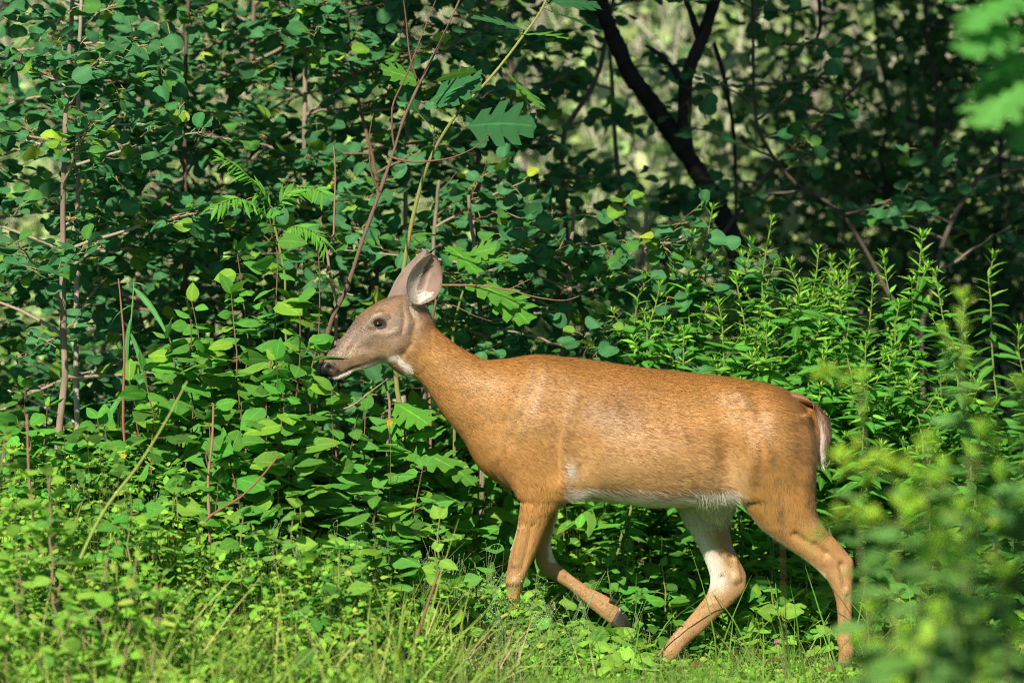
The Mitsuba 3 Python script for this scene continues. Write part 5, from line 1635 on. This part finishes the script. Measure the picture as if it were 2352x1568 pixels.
# leafy undergrowth mass behind and the far wood that closes the view
rng = np.random.default_rng(1210)
hp_ = Heap()
n = 46000
y = rng.uniform(5.5, 17, n)
x = rng.uniform(-1, 1, n) * (2.0 + .17 * y)
cl = meshkit.fbm(np.stack([x * .9, y * .9, 0 * x], 1), 3, seed=12)
z = ground_z(x, y) + rng.uniform(0, 1, n) ** .8 * (.5 + 3.4 * np.clip(cl - .25, 0, 1) + .05 * y)
pos = np.stack([x, y, z], 1)
k = meshkit.fbm(pos * 1.6, 3, seed=14) > .42
pos = pos[k]
hp_.leaves(PALEGREEN, frames(pos, unit(rng.normal(0, 1, (len(pos), 3))), unit(np.array([0, -.4, .8]) + rng.normal(0, .45, (len(pos), 3))), rng.uniform(.05, .12, len(pos))), rng)
hp_.build('undergrowth', 'm_leaf', label='blurred pale green undergrowth filling the wood behind the saplings', category='undergrowth', kind='stuff')
hp_ = Heap()
n = 30000
y = rng.uniform(18, 30, n)
x = rng.uniform(-1, 1, n) * (2.5 + .2 * y)
z = ground_z(x, y) + rng.uniform(0, 1, n) * (5.5 + 3 * meshkit.noise(np.stack([x * .4, y * .4, 0 * x], 1), 3))
pos = np.stack([x, y, z], 1)
pos = pos[meshkit.fbm(pos * .8, 3, seed=24) > .40]
hp_.leaves(PALEGREEN, frames(pos, unit(rng.normal(0, 1, (len(pos), 3))), unit(np.array([0, -.6, .7]) + rng.normal(0, .45, (len(pos), 3))), rng.uniform(.14, .30, len(pos))), rng)
for k in range(70):
    yy = rng.uniform(18, 29)
    o = np.array([rng.uniform(-1, 1) * (2.5 + .2 * yy), yy, 0])
    o[2] = ground_z(o[0], o[1])
    hp_.tube(wander(o, o + [rng.normal(0, .6), 0, 8], 8, .03, rng), np.linspace(rng.uniform(.05, .14), .05, 8), np.array([.26, .22, .18]) * rng.uniform(.6, 1.2), 7)
hp_.build('far_wood', 'm_leaf', label='dim green wood closing the view at the back', category='wood', kind='stuff')

# ------------------------------------------------------------------ out-of-focus plants near the camera
rng = np.random.default_rng(1300)
pl = Plant('oak_tree', 'blurred oak bough with big lobed green leaves in the upper right corner', 'tree')
h = Heap()
FY = -5.2
limb(h, wander([1.75, FY + .2, -.05], [1.60, FY, 3.6], 14, .02, rng), np.linspace(.11, .07, 14), np.array([.11, .09, .07]), rng, 14)
pl.part('trunk', h)
b0 = np.array([1.64, FY + .05, 2.25])
OL = [((2330, -10, FY), (2235, 35, FY - .1), (-.2, -.5, .8)), ((2345, 60, FY), (2232, 90, FY - .1), (0, -.6, .75)), ((2360, 150, FY), (2225, 180, FY - .05), (.3, .3, .9)), ((2370, 170, FY), (2255, 265, FY - .1), (-.4, -.6, .6)), ((2380, 40, FY), (2300, -60, FY), (0, -.5, .8)),
      ((2360, 120, FY + .1), (2300, 220, FY), (.6, -.5, .5)), ((2400, 200, FY), (2330, 330, FY), (0, -.5, .8)), ((2300, -60, FY), (2180, -30, FY), (0, -.5, .8))]
h = Heap()
lb = np.vstack([b0, at(2440, 60, FY), at(2360, 60, FY)])
limb(h, wander(b0, at(2370, 60, FY), 8, .03, rng), np.linspace(.02, .006, 8), np.array([.11, .09, .07]), rng, 7)
pl.part('branch', h)
NEAROAK = Kind('near_oak', OAK.shapes, tints([.11, .34, .085], 3, kr))
for b_, t_, fc in OL:
    b, t = at(*b_), at(*t_)
    pl.leaves(NEAROAK, b[None], (t - b)[None], np.array([fc], float), np.linalg.norm(t - b) * 1.1, 1.15)
o = np.array([1.55, FY, 3.3]) + rng.normal(0, [.30, .55, .35], (500, 3))
o = o[(pix(o)[:, 1] < -40) | (pix(o)[:, 0] > 2420)]
pl.leaves(NEAROAK, o, unit(rng.normal(0, 1, (len(o), 3)) * [1, 1, .4]), unit(np.array([0, -.2, .9]) + rng.normal(0, .35, (len(o), 3))), rng.uniform(.10, .16, len(o)), 1.1)
# oak leaves and limbs added unseen above the frame to shade the near plants
o = np.array([.32, -9.7, 3.3]) + rng.normal(0, [.34, .7, .35], (360, 3))
pl.leaves(NEAROAK, o, unit(rng.normal(0, 1, (len(o), 3)) * [1, 1, .4]), unit(np.array([0, -.2, .9]) + rng.normal(0, .35, (len(o), 3))), rng.uniform(.11, .17, len(o)), 1.1)
for e in ([.1, -8.6, 3.4], [-.3, -9.4, 3.5], [.4, -9.6, 3.6]):
    h = Heap()
    Q = wander([1.60, FY, 3.4], e, 12, .04, rng)
    limb(h, Q, np.linspace(.035, .008, 12), np.array([.11, .09, .07]), rng, 8)
    pl.part('branch', h)
pl.finish(rng, 60)

NEARLEAF = Kind('near_goldenrod', [leaf_shape(lambda t: 1.7 * w_lance(t), THREE, cos_rows(5), 130 + s, fold=.5, curl=.3 + .2 * s) for s in range(3)], tints([.17, .40, .10], 5, kr))
NEARTIP = Kind('near_goldenrod_tip', NEARLEAF.shapes, tints([.38, .62, .07], 3, kr))
YELLOW = Kind('plume', [leaf_shape(w_ovate, THREE, np.array([0, .4, .75, 1.0]), 120 + s, ripple=.05) for s in range(2)], tints([.34, .54, .06], 3, kr))
for q, (px, tp, y, lab, plume, sz) in enumerate([
        (2075, 1140, -5.9, 'blurred goldenrod with arching yellow plumes at the lower right, nearest the deer\'s hind leg', [((2055, 1215), (1905, 1185)), ((2070, 1205), (2110, 1165)), ((2030, 1215), (1870, 1235))], .075),
        (2130, 1020, -5.6, 'blurred goldenrod with a yellow-green tip over the deer\'s rump', [((2110, 1085), (1930, 1095)), ((2105, 1060), (1890, 1065))], .075),
        (2210, 1180, -6.0, 'blurred dark green goldenrod in the lower right corner', [], .085),
        (2300, 1100, -5.5, 'blurred goldenrod against the right edge, low down', [], .085),
        (2190, 1290, -6.3, 'blurred low goldenrod at the bottom right', [], .080),
        (2210, 690, -5.0, 'blurred tall pale green stem at the right, over the shaded goldenrods', [], .070),
        (1985, 870, -5.2, 'blurred goldenrod whose tip crosses the deer\'s rump and the goldenrods behind', [((1965, 885), (1880, 860))], .06),
        (2300, 1330, -6.2, 'blurred dark leafy plant in the bottom right corner', [], .085),
        (2140, 1210, -6.4, 'blurred bushy goldenrod between the yellow plumes and the bottom edge', [], .085), (2165, 1080, -5.4, 'blurred goldenrod right of the yellow-green tip', [], .085), (2255, 1000, -5.8, 'blurred dark goldenrod rising at the right, left of the edge', [], .085), (2345, 900, -5.6, 'blurred tall goldenrod cut by the right edge', [], .085), (2150, 1420, -6.6, 'blurred leafy clump at the bottom right of the picture', [], .08)]):
    dark = False
    pl, P = goldenrod(px, tp, y, lab, 1310 + q, lean=.02, size=sz, name='foreground_goldenrod' if not dark else 'foreground_stalk', step=.022, branch=.5, most=150, kind=NEARLEAF, tipk=NEARTIP)
    for k, (a, b) in enumerate(plume or ()):
        Q = px_path([(a[0], a[1], y), ((a[0] + b[0]) / 2, (a[1] + b[1]) / 2 - 18, y), (b[0], b[1], y)])
        hh_ = Heap()
        hh_.tube(np.vstack([P[-2][None], Q]), .0016, GREENBARK, 4)
        m = 48
        o = Q[rng.integers(2, len(Q), m)] + rng.normal(0, .006, (m, 3)) + [0, 0, .003]
        hh_.leaves(YELLOW if k % 3 != 2 else FRESH, frames(o, unit(rng.normal(0, 1, (m, 3)) + [0, 0, .4]), unit(np.array([0, -.5, .8]) + rng.normal(0, .4, (m, 3))), rng.uniform(.012, .022, m)), rng)
        hh_.build(f'{pl.key}__flower_plume' + (f'_{k:03d}' if k else ''), 'm_leaf', label='arching yellow flower plume')
# bright, slightly blurred seedlings at the lower left
for q, (px, tp, y, lab) in enumerate([(15, 980, -1.8, 'blurred yellow-green seedling at the left edge'), (110, 1090, -1.9, 'blurred bright seedling right of the one at the left edge'), (250, 1250, -2.2, 'blurred bright low plant in the lower left'), (40, 1330, -2.4, 'blurred plant in the lower left corner'), (360, 1340, -2.2, 'blurred low plant left of centre at the bottom'),
                                       (160, 1400, -2.5, 'blurred low plant above the bottom left corner')]):
    shrub(px, y, tp, lab, 1350 + q, 3, .10, .040, name='seedling', category='seedling', kind=HEART if q % 2 else COVER, col=TANBARK, step=.045)
h = Heap()
Q = to_ground(px_path([(170, 1320, -1.9), (235, 1180, -1.9), (330, 1050, -1.9), (430, 875, -1.9)]))
h.tube(Q, np.linspace(.0055, .0022, len(Q)), np.array([.30, .40, .10]), 6)
h.build(thing('pale_stem', 'pale yellow-green leafless stem leaning right across the lower left', 'stem'), 'm_wood')
key = thing('foreground_stalk', 'thin blurred dark stalk crossing the deer\'s haunch', 'stalk')
h = Heap()
Q = to_ground(px_path([(1800, 1500, -4.4), (1798, 1250, -4.4), (1790, 1130, -4.4), (1776, 1050, -4.4), (1745, 965, -4.4), (1700, 890, -4.4)]))
h.tube(Q, np.linspace(.0016, .0012, len(Q)), np.array([.15, .11, .06]), 5)
m = 14
o = Q[rng.integers(len(Q) - 22, len(Q), m)] + rng.normal(0, .008, (m, 3))
h.leaves(NEARLEAF, frames(o, unit(rng.normal(0, 1, (m, 3)) + [0, 0, .5]), unit(rng.normal(0, 1, (m, 3))), rng.uniform(.012, .022, m)), rng, tint=np.tile([.16, .13, .06], (m, 1)))
h.build(key, 'm_leaf')
